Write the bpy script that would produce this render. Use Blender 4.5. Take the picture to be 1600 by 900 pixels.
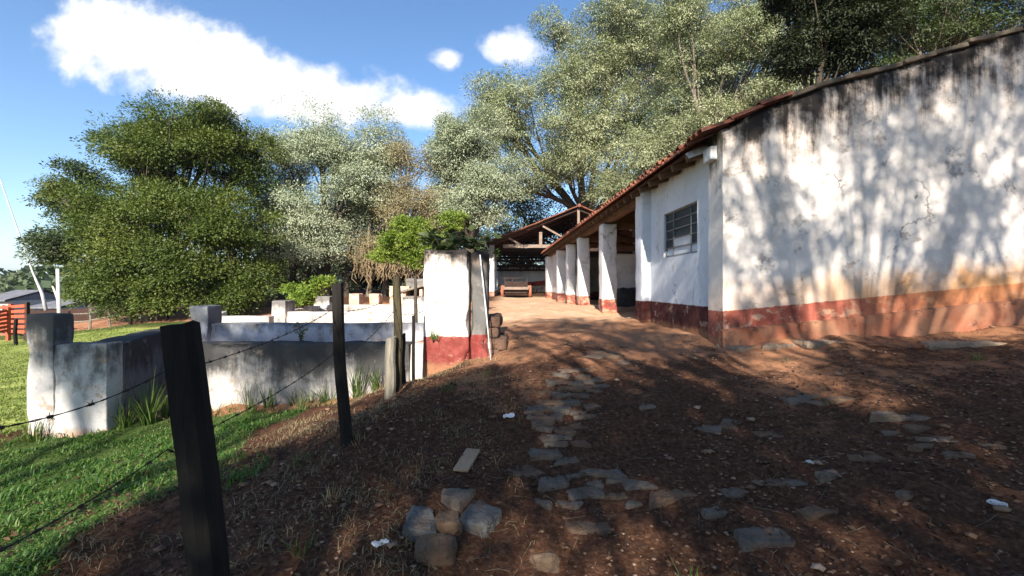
import bpy, math, random
import numpy as np
from mathutils import Vector, Matrix, noise as mnoise

R = math.radians
scene = bpy.context.scene
for o in list(bpy.data.objects):
    bpy.data.objects.remove(o)
COL = scene.collection

# ------------------------------------------------------------------ camera, sky, sun, exposure
F = 680.0            # focal length in photo pixels (1600 wide)
HOR = 446.0          # horizon row in the photo
CAMZ = 1.6
cam_d = bpy.data.cameras.new("camera"); cam = bpy.data.objects.new("camera", cam_d); COL.objects.link(cam)
cam.location = (0, 0, CAMZ); cam.rotation_euler = (R(90), 0, 0)
cam_d.sensor_width = 36; cam_d.lens = 36 * F / 1600
cam_d.shift_y = -(450 - HOR) / 1600
cam_d.clip_start = 0.05; cam_d.clip_end = 9000
scene.camera = cam

SUN = Vector((0.12, 1.0, -0.60)).normalized()      # direction the light travels
EL = math.asin(-SUN.z)
sd = bpy.data.lights.new("sun", 'SUN'); so = bpy.data.objects.new("sun", sd); COL.objects.link(so)
sd.energy = 5.0; sd.angle = R(0.55); sd.color = (1.0, 0.93, 0.82)
sd.color = (1.0, 0.92, 0.80); so.rotation_euler = SUN.to_track_quat('-Z', 'Y').to_euler(); so.location = (-10, -20, 40)
scene.view_settings.view_transform = 'Standard'; scene.view_settings.look = 'None'
scene.view_settings.exposure = 1.32; scene.view_settings.gamma = 1.0
scene.view_settings.use_curve_mapping = False

SKY_STRENGTH = 0.094
w = bpy.data.worlds.new("World"); scene.world = w; w.use_nodes = True
nt = w.node_tree; nt.nodes.clear()
def wn(t, **k):
    n = nt.nodes.new(t)
    for a, b in k.items(): setattr(n, a, b)
    return n
def wm(op, a, b=None):
    n = wn('ShaderNodeMath', operation=op)
    for i, v in enumerate((a, b)):
        if v is None: continue
        if isinstance(v, (int, float)): n.inputs[i].default_value = v
        else: nt.links.new(v, n.inputs[i])
    return n.outputs[0]
sky = wn('ShaderNodeTexSky'); sky.sky_type = 'NISHITA'; sky.sun_disc = False
sky.sun_elevation = EL; sky.sun_rotation = math.atan2(-SUN.x, -SUN.y)
sky.altitude = 600; sky.air_density = 1.0; sky.dust_density = 0.3; sky.ozone_density = 2.0
bg = wn('ShaderNodeBackground'); bg.inputs[1].default_value = SKY_STRENGTH
hs = wn('ShaderNodeHueSaturation'); hs.inputs['Saturation'].default_value = 1.15; hs.inputs['Hue'].default_value = 0.501
nt.links.new(sky.outputs[0], hs.inputs['Color']); nt.links.new(hs.outputs[0], bg.inputs[0])
tc = wn('ShaderNodeTexCoord'); sp = wn('ShaderNodeSeparateXYZ'); nt.links.new(tc.outputs['Generated'], sp.inputs[0])
yy = wm('MAXIMUM', sp.outputs[1], 0.05)
cu = wm('DIVIDE', sp.outputs[0], yy); cv = wm('DIVIDE', sp.outputs[2], yy)
cmb = wn('ShaderNodeCombineXYZ'); nt.links.new(cu, cmb.inputs[0]); nt.links.new(cv, cmb.inputs[1])
nz = wn('ShaderNodeTexNoise'); nz.inputs['Scale'].default_value = 6.5; nz.inputs['Detail'].default_value = 9; nz.inputs['Roughness'].default_value = 0.58
nt.links.new(cmb.outputs[0], nz.inputs['Vector'])
nz2 = wn('ShaderNodeTexNoise'); nz2.inputs['Scale'].default_value = 2.2; nz2.inputs['Detail'].default_value = 3
nt.links.new(cmb.outputs[0], nz2.inputs['Vector'])
field = None
for (px, py, rx, ry, am) in [(205, 70, 185, 82, 1.1), (310, 105, 185, 70, 1.1), (420, 138, 185, 62, 1.1), (520, 158, 155, 50, 1.), (625, 170, 125, 38, .8), (805, 78, 75, 36, .7),
                         (703, 92, 36, 26, .7), (430, 213, 90, 18, .35), (740, 125, 45, 30, .3), (130, 40, 90, 30, .35)]:
    a = wm('DIVIDE', wm('SUBTRACT', cu, (px - 800) / F), rx / F)
    b = wm('DIVIDE', wm('SUBTRACT', cv, (HOR - py) / F), ry / F)
    d = wm('SQRT', wm('ADD', wm('MULTIPLY', a, a), wm('MULTIPLY', b, b)))
    e = wm('MULTIPLY', wm('SUBTRACT', 1.0, d), am)
    field = e if field is None else wm('MAXIMUM', field, e)
field = wm('MAXIMUM', field, -0.6)
f2 = wm('ADD', field, wm('MULTIPLY', wm('SUBTRACT', nz.outputs[0], 0.5), 2.1))
f2 = wm('ADD', f2, wm('MULTIPLY', wm('SUBTRACT', nz2.outputs[0], 0.5), 0.5))
mr = wn('ShaderNodeMapRange', interpolation_type='SMOOTHSTEP'); nt.links.new(f2, mr.inputs[0])
mr.inputs[1].default_value = 0.05; mr.inputs[2].default_value = 0.62
fac = wm('MULTIPLY', mr.outputs[0], wm('GREATER_THAN', sp.outputs[1], 0.1))
bgc = wn('ShaderNodeBackground'); bgc.inputs[0].default_value = (1, 0.985, 0.97, 1); bgc.inputs[1].default_value = 0.56
nt.links.new(wm('MULTIPLY', wm('ADD', .62, wm('MULTIPLY', nz.outputs[0], .72)), .56), bgc.inputs[1])
mx = wn('ShaderNodeMixShader'); nt.links.new(wm('MULTIPLY', fac, 0.97), mx.inputs[0]); nt.links.new(bg.outputs[0], mx.inputs[1]); nt.links.new(bgc.outputs[0], mx.inputs[2])
wo = wn('ShaderNodeOutputWorld'); nt.links.new(mx.outputs[0], wo.inputs[0])

# ------------------------------------------------------------------ helpers
def W(px, py, Z):
    return ((px - 800) / F * Z, Z, CAMZ - (py - HOR) / F * Z)

class MB:
    def __init__(s): s.v = []; s.f = []
    def quad(s, a, b, c, d):
        i = len(s.v); s.v += [a, b, c, d]; s.f.append((i, i+1, i+2, i+3))
    def tri(s, a, b, c):
        i = len(s.v); s.v += [a, b, c]; s.f.append((i, i+1, i+2))
    def box(s, x0, x1, y0, y1, z0, z1, m=None):
        i = len(s.v)
        P = [(x0,y0,z0),(x1,y0,z0),(x1,y1,z0),(x0,y1,z0),(x0,y0,z1),(x1,y0,z1),(x1,y1,z1),(x0,y1,z1)]
        if m is not None: P = [tuple(m @ Vector(p)) for p in P]
        s.v += P
        s.f += [(i,i+3,i+2,i+1),(i+4,i+5,i+6,i+7),(i,i+1,i+5,i+4),(i+1,i+2,i+6,i+5),(i+2,i+3,i+7,i+6),(i+3,i,i+4,i+7)]
    def beam(s, p, q, wd, ht):
        p = Vector(p); q = Vector(q); d = (q-p); L = d.length; d.normalize()
        up = Vector((0,0,1)) if abs(d.z) < .95 else Vector((0,1,0))
        x = d.cross(up).normalized(); u = x.cross(d)
        i = len(s.v)
        for e in (p, q):
            for (a, b) in ((-1,-1),(1,-1),(1,1),(-1,1)):
                s.v.append(tuple(e + x*a*wd/2 + u*b*ht/2))
        s.f += [(i,i+1,i+2,i+3),(i+7,i+6,i+5,i+4)]
        for k in range(4):
            j = (k+1) % 4; s.f.append((i+k, i+4+k, i+4+j, i+j))
    def tube(s, pts, rad, n=6, cap=True):
        pts = [Vector(p) for p in pts]
        if isinstance(rad, (int, float)): rad = [rad]*len(pts)
        i0 = len(s.v); ref = Vector((0.31, 0.87, 0.4))
        for k, p in enumerate(pts):
            t = (pts[min(k+1, len(pts)-1)] - pts[max(k-1, 0)])
            if t.length < 1e-9: t = Vector((0,0,1))
            t.normalize()
            x = t.cross(ref)
            if x.length < .05: x = t.cross(Vector((1,0,0)))
            x.normalize(); y = t.cross(x)
            for j in range(n):
                a = 2*math.pi*j/n
                s.v.append(tuple(p + (x*math.cos(a) + y*math.sin(a))*rad[k]))
        for k in range(len(pts)-1):
            for j in range(n):
                a = i0+k*n+j; b = i0+k*n+(j+1) % n
                s.f.append((a, b, b+n, a+n))
        if cap:
            s.f.append(tuple(i0+j for j in range(n))[::-1])
            s.f.append(tuple(i0+(len(pts)-1)*n+j for j in range(n)))
    def rough(s, x0, x1, y0, y1, z0, z1, step=.12, r=.03, amp=.012, fr=3.0, seed=0., m=None, chip=0., taper=0.):
        """rounded, worn box"""
        L = (x1-x0, y1-y0, z1-z0); r = min(r, min(L)*.45)
        ax = []
        for l in L:
            n = max(2, min(140, int(round((l-2*r)/step))))
            ax.append(np.concatenate([[-l/2, -l/2+r*.35], np.linspace(-l/2+r, l/2-r, n+1), [l/2-r*.35, l/2]]))
        n = [len(a) for a in ax]; idx = {}
        c = Vector(((x0+x1)/2, (y0+y1)/2, (z0+z1)/2)); h = Vector(L)/2
        sv = Vector((seed*7.1, seed*3.3, seed*1.7))
        def vid(i, j, k):
            key = (i, j, k)
            if key in idx: return idx[key]
            p = Vector((ax[0][i], ax[1][j], ax[2][k]))
            q = Vector([max(-h[t]+r, min(h[t]-r, p[t])) for t in range(3)])
            d = p - q
            if d.length > 1e-7: nn = d.normalized(); p = q + nn*r
            else: nn = Vector((0,0,1))
            P = p + c
            ed = d.length / r
            nv = mnoise.noise_vector(P*fr+sv)
            P = P + nv*amp + mnoise.noise_vector(P*fr*3.7+sv)*amp*.4
            if chip and sum(abs(p[t]) > h[t]-r*1.01 for t in range(3)) >= 2:
                P -= nn*max(0, mnoise.noise(P*fr*1.6+sv*2))*chip
            if taper:
                tz = (p.z+h.z)/(2*h.z); P.x = c.x+(P.x-c.x)*(1-taper*tz); P.y = c.y+(P.y-c.y)*(1-taper*tz)
            if m is not None: P = m @ P
            idx[key] = len(s.v); s.v.append(tuple(P)); return idx[key]
        I, J, K = n
        for a in range(I-1):
            for b in range(J-1):
                s.f.append((vid(a,b,0), vid(a,b+1,0), vid(a+1,b+1,0), vid(a+1,b,0)))
                s.f.append((vid(a,b,K-1), vid(a+1,b,K-1), vid(a+1,b+1,K-1), vid(a,b+1,K-1)))
        for a in range(I-1):
            for b in range(K-1):
                s.f.append((vid(a,0,b), vid(a+1,0,b), vid(a+1,0,b+1), vid(a,0,b+1)))
                s.f.append((vid(a,J-1,b), vid(a,J-1,b+1), vid(a+1,J-1,b+1), vid(a+1,J-1,b)))
        for a in range(J-1):
            for b in range(K-1):
                s.f.append((vid(0,a,b), vid(0,a,b+1), vid(0,a+1,b+1), vid(0,a+1,b)))
                s.f.append((vid(I-1,a,b), vid(I-1,a+1,b), vid(I-1,a+1,b+1), vid(I-1,a,b+1)))

def set_tags(o, label=None, cat=None, group=None, kind=None):
    if label: o['label'] = label
    if cat: o['category'] = cat
    if group: o['group'] = group
    if kind: o['kind'] = kind
    return o
def thing(name, label, cat, loc=(0,0,0), rz=0, group=None):
    o = bpy.data.objects.new(name, None); COL.objects.link(o)
    o.location = loc; o.rotation_euler = (0, 0, rz); o.empty_display_size = .2
    return set_tags(o, label, cat, group)
def root_of(p):
    while p.parent: p = p.parent
    return p
def mesh_from(name, v, f):
    me = bpy.data.meshes.new(name); me.from_pydata([tuple(p) for p in v], [], f); me.update(); return me
def obj(name, mb, mat, parent=None, smooth=False, local=False, label=None, cat=None, group=None, kind=None, origin=None):
    v = mb.v
    if parent is not None and not local:
        l = root_of(parent).location; v = [(p[0]-l[0], p[1]-l[1], p[2]-l[2]) for p in v]
    if parent is None and origin is not None:
        v = [(p[0]-origin[0], p[1]-origin[1], p[2]-origin[2]) for p in v]
    me = mesh_from(name, v, mb.f)
    if smooth:
        me.polygons.foreach_set('use_smooth', [True]*len(me.polygons))
    me.materials.append(mat)
    o = bpy.data.objects.new(name, me); COL.objects.link(o)
    if parent is not None: o.parent = parent
    elif origin is not None: o.location = origin
    return set_tags(o, label, cat, group, kind)

def fast_mesh(name, V, faces, mat, parent=None, var=None, smooth=False, loc=None):
    """V (n,3) array, faces (m,k) int array of equal-sized polygons"""
    V = np.asarray(V, dtype=np.float32)
    if loc is None and parent is not None: loc = root_of(parent).location
    if loc is not None: V = V - np.array(loc, dtype=np.float32)
    m, k = faces.shape
    me = bpy.data.meshes.new(name)
    me.vertices.add(len(V)); me.vertices.foreach_set('co', V.ravel())
    me.loops.add(m*k); me.loops.foreach_set('vertex_index', faces.astype(np.int32).ravel())
    me.polygons.add(m); me.polygons.foreach_set('loop_start', np.arange(0, m*k, k, dtype=np.int32))
    try: me.polygons.foreach_set('loop_total', np.full(m, k, dtype=np.int32))
    except Exception: pass
    if smooth: me.polygons.foreach_set('use_smooth', np.ones(m, dtype=bool))
    me.update(calc_edges=True)
    if var is not None:
        at = me.attributes.new('var', 'FLOAT', 'FACE'); at.data.foreach_set('value', np.asarray(var, dtype=np.float32))
    me.materials.append(mat)
    o = bpy.data.objects.new(name, me); COL.objects.link(o)
    if parent is not None: o.parent = parent
    elif loc is not None: o.location = loc
    return o

# ------------------------------------------------------------------ materials
class G:
    def __init__(s, name):
        s.m = bpy.data.materials.new(name); s.m.use_nodes = True; s.t = s.m.node_tree; s.t.nodes.clear()
        s.geo = s.t.nodes.new('ShaderNodeNewGeometry'); s.pos = s.geo.outputs['Position']
        sp = s.t.nodes.new('ShaderNodeSeparateXYZ'); s.t.links.new(s.pos, sp.inputs[0])
        s.x, s.y, s.z = sp.outputs
    def put(s, sock, v):
        if v is None: return
        if isinstance(v, (int, float)): sock.default_value = v if sock.type != 'RGBA' else (v, v, v, 1)
        elif isinstance(v, (tuple, list)): sock.default_value = tuple(v) + ((1,) if sock.type == 'RGBA' and len(v) == 3 else ())
        else: s.t.links.new(v, sock)
    def math(s, op, a, b=None, c=None, clamp=False):
        n = s.t.nodes.new('ShaderNodeMath'); n.operation = op; n.use_clamp = clamp
        for i, v in enumerate((a, b, c)): s.put(n.inputs[i], v)
        return n.outputs[0]
    def vec(s, sx=1, sy=1, sz=1, off=(0,0,0), src=None):
        n = s.t.nodes.new('ShaderNodeMapping'); s.put(n.inputs[0], src or s.pos)
        n.inputs['Scale'].default_value = (sx, sy, sz); n.inputs['Location'].default_value = off
        return n.outputs[0]
    def noise(s, scale, detail=5, rough=.55, vec=None, dist=0):
        n = s.t.nodes.new('ShaderNodeTexNoise'); s.put(n.inputs['Vector'], vec or s.pos)
        n.inputs['Scale'].default_value = scale; n.inputs['Detail'].default_value = detail; n.inputs['Roughness'].default_value = rough
        n.inputs['Distortion'].default_value = dist
        return n.outputs[0]
    def voro(s, scale, vec=None, feature='F1', out='Distance', rnd=1):
        n = s.t.nodes.new('ShaderNodeTexVoronoi'); n.feature = feature; s.put(n.inputs['Vector'], vec or s.pos)
        n.inputs['Scale'].default_value = scale; n.inputs['Randomness'].default_value = rnd
        return n.outputs[out]
    def rng(s, v, a, b, c=0., d=1., smooth=True):
        n = s.t.nodes.new('ShaderNodeMapRange'); n.interpolation_type = 'SMOOTHSTEP' if smooth else 'LINEAR'
        s.put(n.inputs[0], v); s.put(n.inputs[1], a); s.put(n.inputs[2], b); s.put(n.inputs[3], c); s.put(n.inputs[4], d)
        return n.outputs[0]
    def ramp(s, v, stops):
        n = s.t.nodes.new('ShaderNodeValToRGB'); s.put(n.inputs[0], v); e = n.color_ramp.elements
        while len(e) < len(stops): e.new(.5)
        for i, (p, c) in enumerate(stops): e[i].position = p; e[i].color = tuple(c)+(1,)
        return n.outputs[0]
    def mix(s, f, a, b, mode='MIX'):
        n = s.t.nodes.new('ShaderNodeMix'); n.data_type = 'RGBA'; n.blend_type = mode
        s.put(n.inputs[0], f); s.put(n.inputs[6], a); s.put(n.inputs[7], b); return n.outputs[2]
    def attr(s, name, out='Fac'):
        n = s.t.nodes.new('ShaderNodeAttribute'); n.attribute_name = name; return n.outputs[out]
    def mul(s, *a):
        r = a[0]
        for b in a[1:]: r = s.math('MULTIPLY', r, b)
        return r
    def bump(s, h, dist=.02, strength=1., normal=None):
        n = s.t.nodes.new('ShaderNodeBump'); s.put(n.inputs['Height'], h); n.inputs['Distance'].default_value = dist
        n.inputs['Strength'].default_value = strength; s.put(n.inputs['Normal'], normal); return n.outputs[0]
    def out(s, col, rough=.85, normal=None, spec=.3, metal=0, transl=None, emis=None):
        p = s.t.nodes.new('ShaderNodeBsdfPrincipled'); s.put(p.inputs['Base Color'], col); s.put(p.inputs['Roughness'], rough)
        s.put(p.inputs['Normal'], normal); p.inputs['Specular IOR Level'].default_value = spec; p.inputs['Metallic'].default_value = metal
        o = s.t.nodes.new('ShaderNodeOutputMaterial'); sh = p.outputs[0]
        if transl:
            t = s.t.nodes.new('ShaderNodeBsdfTranslucent'); s.put(t.inputs[0], transl[1])
            mx = s.t.nodes.new('ShaderNodeMixShader'); mx.inputs[0].default_value = transl[0]
            s.t.links.new(sh, mx.inputs[1]); s.t.links.new(t.outputs[0], mx.inputs[2]); sh = mx.outputs[0]
        s.t.links.new(sh, o.inputs[0]); return s.m

def mat_plaster(name, base=(.74,.73,.71), band=None, red=(.27,.045,.03), mould=0.5, top=None, flake=.5, orange=0., dirt_dapple=1., band_wear=.5, mould_h=.9):
    """lime-washed plaster: band=(z, slope, xref) painted dado; top=(z, slope, xref) upper edge that grows mould"""
    g = G(name)
    n1 = g.noise(1.1, 6, .6); n2 = g.noise(7, 6, .65); n3 = g.noise(38, 4, .6)
    col = g.mix(g.rng(n1, .35, .7), base, tuple(c*.86 for c in base))
    col = g.mix(g.mul(g.rng(n2, .5, .8), .45*dirt_dapple), col, (.42,.37,.33))
    col = g.mix(g.mul(g.rng(g.noise(1.6, 9, .72, g.vec(1, 1, .8, (7, 1, 3))), .50, .70), .5*dirt_dapple), col, (.34,.29,.25))  # grey-brown dirt patches, also standing in for dappled shade
    # bare patches
    fl = g.noise(2.3, 9, .68, dist=.4)
    flm = g.mul(g.rng(fl, .64-.06*flake, .73-.06*flake), g.rng(n2, .3, .6))
    col = g.mix(g.mul(flm, g.rng(n3, .35, .6, .3, .9) if flake else 0), col, g.mix(n2, (.33,.25,.19), (.52,.42,.34)))
    edge = g.mul(g.rng(fl, .63-.06*flake, .66-.06*flake), g.math('SUBTRACT', 1., flm))
    col = g.mix(g.mul(edge, g.rng(g.noise(14, 5, .7), .45, .6), .6 if flake else 0), col, (.2,.16,.13))
    # cracks
    nz_ = g.t.nodes.new('ShaderNodeTexNoise'); g.put(nz_.inputs['Vector'], g.pos); nz_.inputs['Scale'].default_value = 2.2; nz_.inputs['Detail'].default_value = 7; nz_.inputs['Roughness'].default_value = .65
    va = g.t.nodes.new('ShaderNodeVectorMath'); va.operation = 'MULTIPLY_ADD'; g.put(va.inputs[0], nz_.outputs['Color']); va.inputs[1].default_value = (.9, .9, .9); g.put(va.inputs[2], g.pos)
    cv = g.voro(.55, va.outputs[0], 'DISTANCE_TO_EDGE')
    ck = g.mul(g.rng(cv, .006, .001), g.rng(g.noise(.8, 3), .52, .6))
    col = g.mix(g.mul(ck, .7), col, (.16,.13,.11))
    if top:
        tz = g.math('ADD', top[0], g.math('MULTIPLY', g.math('SUBTRACT', g.x, top[2]), top[1]))
        dd = g.math('SUBTRACT', tz, g.z)                       # distance below the top edge
        st = g.noise(1.0, 7, .7, g.vec(5, 5, .55)); st2 = g.noise(2.4, 8, .72)
        a = g.math('SUBTRACT', g.math('ADD', g.math('MULTIPLY', st, 1.2), g.math('MULTIPLY', st2, 1.1)), g.math('ADD', .3, g.math('DIVIDE', dd, mould_h)))
        mk = g.rng(a, .20, .62)
        col = g.mix(g.mul(mk, .55*min(1, mould*1.6)), col, (.25,.17,.12))
        mk2 = g.rng(a, .40, .78)
        col = g.mix(g.mul(mk2, min(1, mould*1.7)), col, (.028,.024,.022))
        sp = g.noise(3.1, 9, .75, g.vec(1, 1, .8, (3,1,7)))
        col = g.mix(g.mul(g.rng(sp, .60, .68), g.rng(dd, 2.0, .3), mould*.9), col, (.07,.055,.045))
    if band:
        bz = g.math('ADD', band[0], g.math('MULTIPLY', g.math('SUBTRACT', g.x, band[2]), band[1]))
        d = g.math('SUBTRACT', g.z, bz)
        if orange:
            om = g.math('ADD', g.rng(d, .85, .0), g.math('MULTIPLY', g.math('SUBTRACT', g.noise(1.6, 6, .6), .5), 1.6))
            col = g.mix(g.mul(g.rng(om, .40, 1.15), orange, g.rng(g.x, 2.9, 6.0, .4, 1.)), col, (.47,.25,.115))
        dj = g.math('ADD', d, g.math('MULTIPLY', g.math('SUBTRACT', g.noise(9, 5, .7), .5), .05))
        bm = g.rng(dj, .008, -.008)
        rc = g.mix(g.rng(n2, .35, .7), red, tuple(min(1, c*1.5+.02) for c in red))
        wr = g.noise(3.4, 9, .7, g.vec(1, 1, 1.6, (5,5,5)))
        rc = g.mix(g.mul(g.rng(wr, .62-.16*band_wear, .68-.1*band_wear), .85), rc, g.mix(n2, (.35,.2,.13), (.55,.38,.28)))
        if orange: rc = g.mix(g.mul(g.rng(g.math('ADD', g.x, g.math('MULTIPLY', wr, 3.)), 5.6, 8.2), .75), rc, (.46,.20,.085))
        bk = g.noise(2.2, 7, .7, g.vec(1.5,1.5,.8,(9,2,1)))
        rc = g.mix(g.mul(g.rng(bk, .5, .66), .75, g.rng(d, .0, -.22)), rc, (.05,.035,.03))
        col = g.mix(bm, col, rc)
        # earth splashed on the foot of the wall
        sp2 = g.math('ADD', g.rng(d, -.15, -.50), g.math('MULTIPLY', g.math('SUBTRACT', g.noise(3, 6, .65), .5), 1.3))
        col = g.mix(g.mul(g.rng(sp2, .5, 1.0), .8), col, (.33,.17,.09))
    h = g.math('ADD', g.math('MULTIPLY', n2, .7), g.math('ADD', g.math('MULTIPLY', n3, .25), g.math('MULTIPLY', flm, -.7 if flake else 0)))
    h = g.math('SUBTRACT', h, ck)
    return g.out(col, .9, g.bump(h, .018, .8), .15)

def mat_concrete(name, base=(.44,.43,.41), mould_z=None, mould=1., warm=(.45,.36,.27), soil_z=None, span=.7, bias=0.):
    g = G(name)
    n1 = g.noise(1.3, 7, .62); n2 = g.noise(6, 7, .66); n3 = g.noise(40, 3, .6)
    col = g.mix(g.rng(n1, .3, .7), base, tuple(c*.62 for c in base))
    col = g.mix(g.mul(g.rng(n2, .45, .8), .55), col, warm)
    st = g.noise(1., 7, .7, g.vec(4.5, 4.5, .6)); st2 = g.noise(1.9, 8, .72)
    if mould_z is not None:
        dd = g.math('SUBTRACT', mould_z, g.z)
        a = g.math('SUBTRACT', g.math('ADD', g.math('MULTIPLY', st, .8), g.math('MULTIPLY', st2, .9)), g.math('DIVIDE', dd, span))
        mk = g.rng(a, .36+bias, .70+bias)
        col = g.mix(g.mul(mk, .93*mould), col, (.03,.03,.031))
    dr = g.noise(2.2, 9, .74, g.vec(1,1,.6,(4,4,4)))
    col = g.mix(g.mul(g.rng(dr, .50, .66), .8*mould), col, (.055,.053,.05))
    col = g.mix(g.mul(g.rng(g.noise(3.6, 9, .7, g.vec(1,1,1,(1,9,4))), .58, .64), .75), col, (.25,.19,.14))
    if soil_z is not None:
        s2 = g.math('ADD', g.rng(g.z, soil_z+.3, soil_z), g.math('MULTIPLY', g.math('SUBTRACT', n2, .5), 1.2))
        col = g.mix(g.mul(g.rng(s2, .4, 1.), .75), col, (.36,.20,.12))
    h = g.math('ADD', n2, g.math('MULTIPLY', n3, .35))
    return g.out(col, .9, g.bump(h, .02, .8), .15)

def mat_simple(name, c1, c2, scale=6, rough=.85, bump=.01, sx=1, sy=1, sz=1, spec=.25, metal=0, dark=None):
    g = G(name); v = g.vec(sx, sy, sz)
    n = g.noise(scale, 7, .65, v); n2 = g.noise(scale*5, 5, .6, v)
    col = g.mix(g.rng(n, .3, .7), c1, c2)
    if dark: col = g.mix(g.mul(g.rng(g.noise(scale*1.7, 8, .7, v), .54, .66), .8), col, dark)
    return g.out(col, rough, g.bump(g.math('ADD', n, g.math('MULTIPLY', n2, .5)), bump, .8), spec, metal)

def mat_leaf(name, c0, c1, c2, transl=.3, rough=.55, spec=.35, tint=(1.,1.3,.5)):
    g = G(name); v = g.attr('var')
    col = g.ramp(v, [(0, c0), (.5, c1), (1, c2)])
    tcol = g.mix(1., col, tuple(tint), 'MULTIPLY')
    return g.out(col, rough, None, spec, transl=(transl, tcol))

M = {}
M['gable'] = mat_plaster('limewashed_gable_plaster', (.71,.655,.605), (1.235,.092,2.97), mould=.95, top=(3.98,.33,2.97), flake=.75, orange=1., red=(.24,.065,.042), band_wear=.6, mould_h=1.75)
M['facade'] = mat_plaster('limewashed_facade_plaster', (.66,.68,.71), (1.27,0,0), mould=.3, top=(3.7,0,0), flake=.05, red=(.075,.019,.016), band_wear=.3, dirt_dapple=.5, mould_h=.3)
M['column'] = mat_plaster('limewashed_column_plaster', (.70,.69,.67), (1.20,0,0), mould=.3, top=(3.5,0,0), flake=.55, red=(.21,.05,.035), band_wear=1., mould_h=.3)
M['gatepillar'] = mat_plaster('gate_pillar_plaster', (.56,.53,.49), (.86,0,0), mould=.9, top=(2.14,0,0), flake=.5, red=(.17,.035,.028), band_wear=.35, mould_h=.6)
M['gatestub'] = mat_plaster('shaded_pillar_plaster', (.13,.125,.12), (.88,0,0), mould=.7, top=(2.1,0,0), flake=.9, red=(.17,.03,.025), band_wear=.6, mould_h=.5)  # low grey base puts the split block's shade into the plaster
M['inner'] = mat_plaster('stall_wall_plaster', (.66,.62,.58), (1.5,0,0), mould=.2, top=(4.5,0,0), flake=.6, red=(.14,.06,.05), band_wear=.6)
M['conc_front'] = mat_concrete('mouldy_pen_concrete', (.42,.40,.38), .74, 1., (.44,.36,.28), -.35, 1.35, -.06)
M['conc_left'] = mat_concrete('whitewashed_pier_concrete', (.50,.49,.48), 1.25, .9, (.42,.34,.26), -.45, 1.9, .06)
M['conc_side'] = mat_concrete('shaded_side_concrete', (.20,.195,.195), .85, .9, (.2,.17,.14), -.4, 1.4, -.05)  # dark base carries the side walls' shade, mould comes on top
M['conc_pale'] = mat_concrete('shaded_pen_concrete', (.46,.48,.52), .78, .7, (.40,.38,.36), None, .7, .12)  # bluish base holds the shade on the nearer cross wall and pier
M['conc_white'] = mat_concrete('sunlit_pen_concrete', (.58,.54,.50), 1.0, .75, (.45,.33,.24), None, .6, .22)  # warmer, paler copy with the sunlight put into the base colour
M['brickpier'] = mat_simple('crumbling_brick', (.50,.27,.16), (.62,.48,.38), 5, .9, .03, dark=(.25,.12,.07))
M['rubble'] = mat_simple('dark_rubble', (.07,.045,.035), (.16,.09,.06), 5, .95, .05, dark=(.02,.018,.015))
M['post'] = mat_simple('shaded_post_timber', (.017,.014,.012), (.008,.007,.006), 5, .9, .012, 3, 3, .35)  # near-black tone holds the shade and backlight of the posts
M['postpale'] = mat_simple('lichen_timber', (.075,.06,.032), (.03,.024,.014), 5, .9, .012, 3, 3, .4)
M['stump'] = mat_simple('bleached_stump_timber', (.26,.235,.19), (.12,.105,.08), 5, .9, .015, 3, 3, .4)
M['greypole'] = mat_simple('bleached_pole_timber', (.55,.54,.52), (.38,.36,.33), 4, .85, .01, 2, 2, .4)
M['wire'] = mat_simple('rusty_wire', (.035,.03,.028), (.06,.04,.03), 30, .6, .001, metal=.4)
M['tile'] = mat_simple('clay_tile', (.25,.088,.048), (.13,.05,.033), 3.6, .85, .01, dark=(.04,.032,.026))
M['tileold'] = mat_simple('mossy_old_tile', (.17,.13,.09), (.09,.075,.055), 4, .9, .02, dark=(.04,.035,.03))
M['timber'] = mat_simple('roof_timber', (.16,.085,.045), (.09,.05,.03), 4, .85, .01, 1, .3, 1)
M['palewood'] = mat_simple('pale_truss_timber', (.27,.205,.165), (.18,.13,.10), 4, .85, .01)
M['darkwood'] = mat_simple('dark_cart_timber', (.055,.03,.022), (.03,.02,.016), 5, .85, .01)
M['redwood'] = mat_simple('red_painted_timber', (.50,.105,.05), (.36,.075,.04), 4, .8, .01)
M['wheelred'] = mat_simple('faded_red_wheel', (.36,.13,.07), (.25,.08,.05), 6, .8, .01)
M['frame'] = mat_simple('grey_steel_frame', (.20,.21,.22), (.13,.13,.13), 12, .6, .003, metal=.2)
M['door'] = mat_simple('brown_door_timber', (.20,.09,.05), (.13,.06,.04), 4, .8, .01)
M['pipe'] = mat_simple('galvanised_pipe', (.72,.72,.72), (.5,.5,.5), 10, .5, .002)
M['bark'] = mat_simple('tree_bark', (.085,.068,.05), (.045,.036,.028), 4, .95, .03, 2, 2, .5)
M['barkpale'] = mat_simple('pale_tree_bark', (.20,.165,.125), (.09,.075,.058), 4, .95, .03, 2, 2, .4)
def mat_stone(name, c1, c2, soil=.5):
    g = G(name); n = g.noise(7, 8, .7); n2 = g.noise(38, 6, .7); n3 = g.noise(4, 7, .7, g.vec(1, 1, 1, (3, 8, 1)))
    col = g.mix(g.rng(n, .3, .7), c1, c2); col = g.mix(g.mul(g.rng(n2, .5, .7), .5), col, tuple(c*.4 for c in c2))
    col = g.mix(g.mul(g.rng(n3, .48, .62), soil), col, (.15,.085,.055))
    return g.out(col, .9, g.bump(g.math('ADD', n, g.math('MULTIPLY', n2, .6)), .03, 1.), .15)
M['stone'] = mat_stone('grey_paving_stone', (.20,.16,.125), (.115,.09,.068), .8)
M['stoneblue'] = mat_stone('blue_grey_stone', (.165,.16,.15), (.09,.088,.082), .5)
M['stonebrown'] = mat_stone('brown_stone', (.18,.12,.08), (.11,.075,.05), .85)
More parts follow.
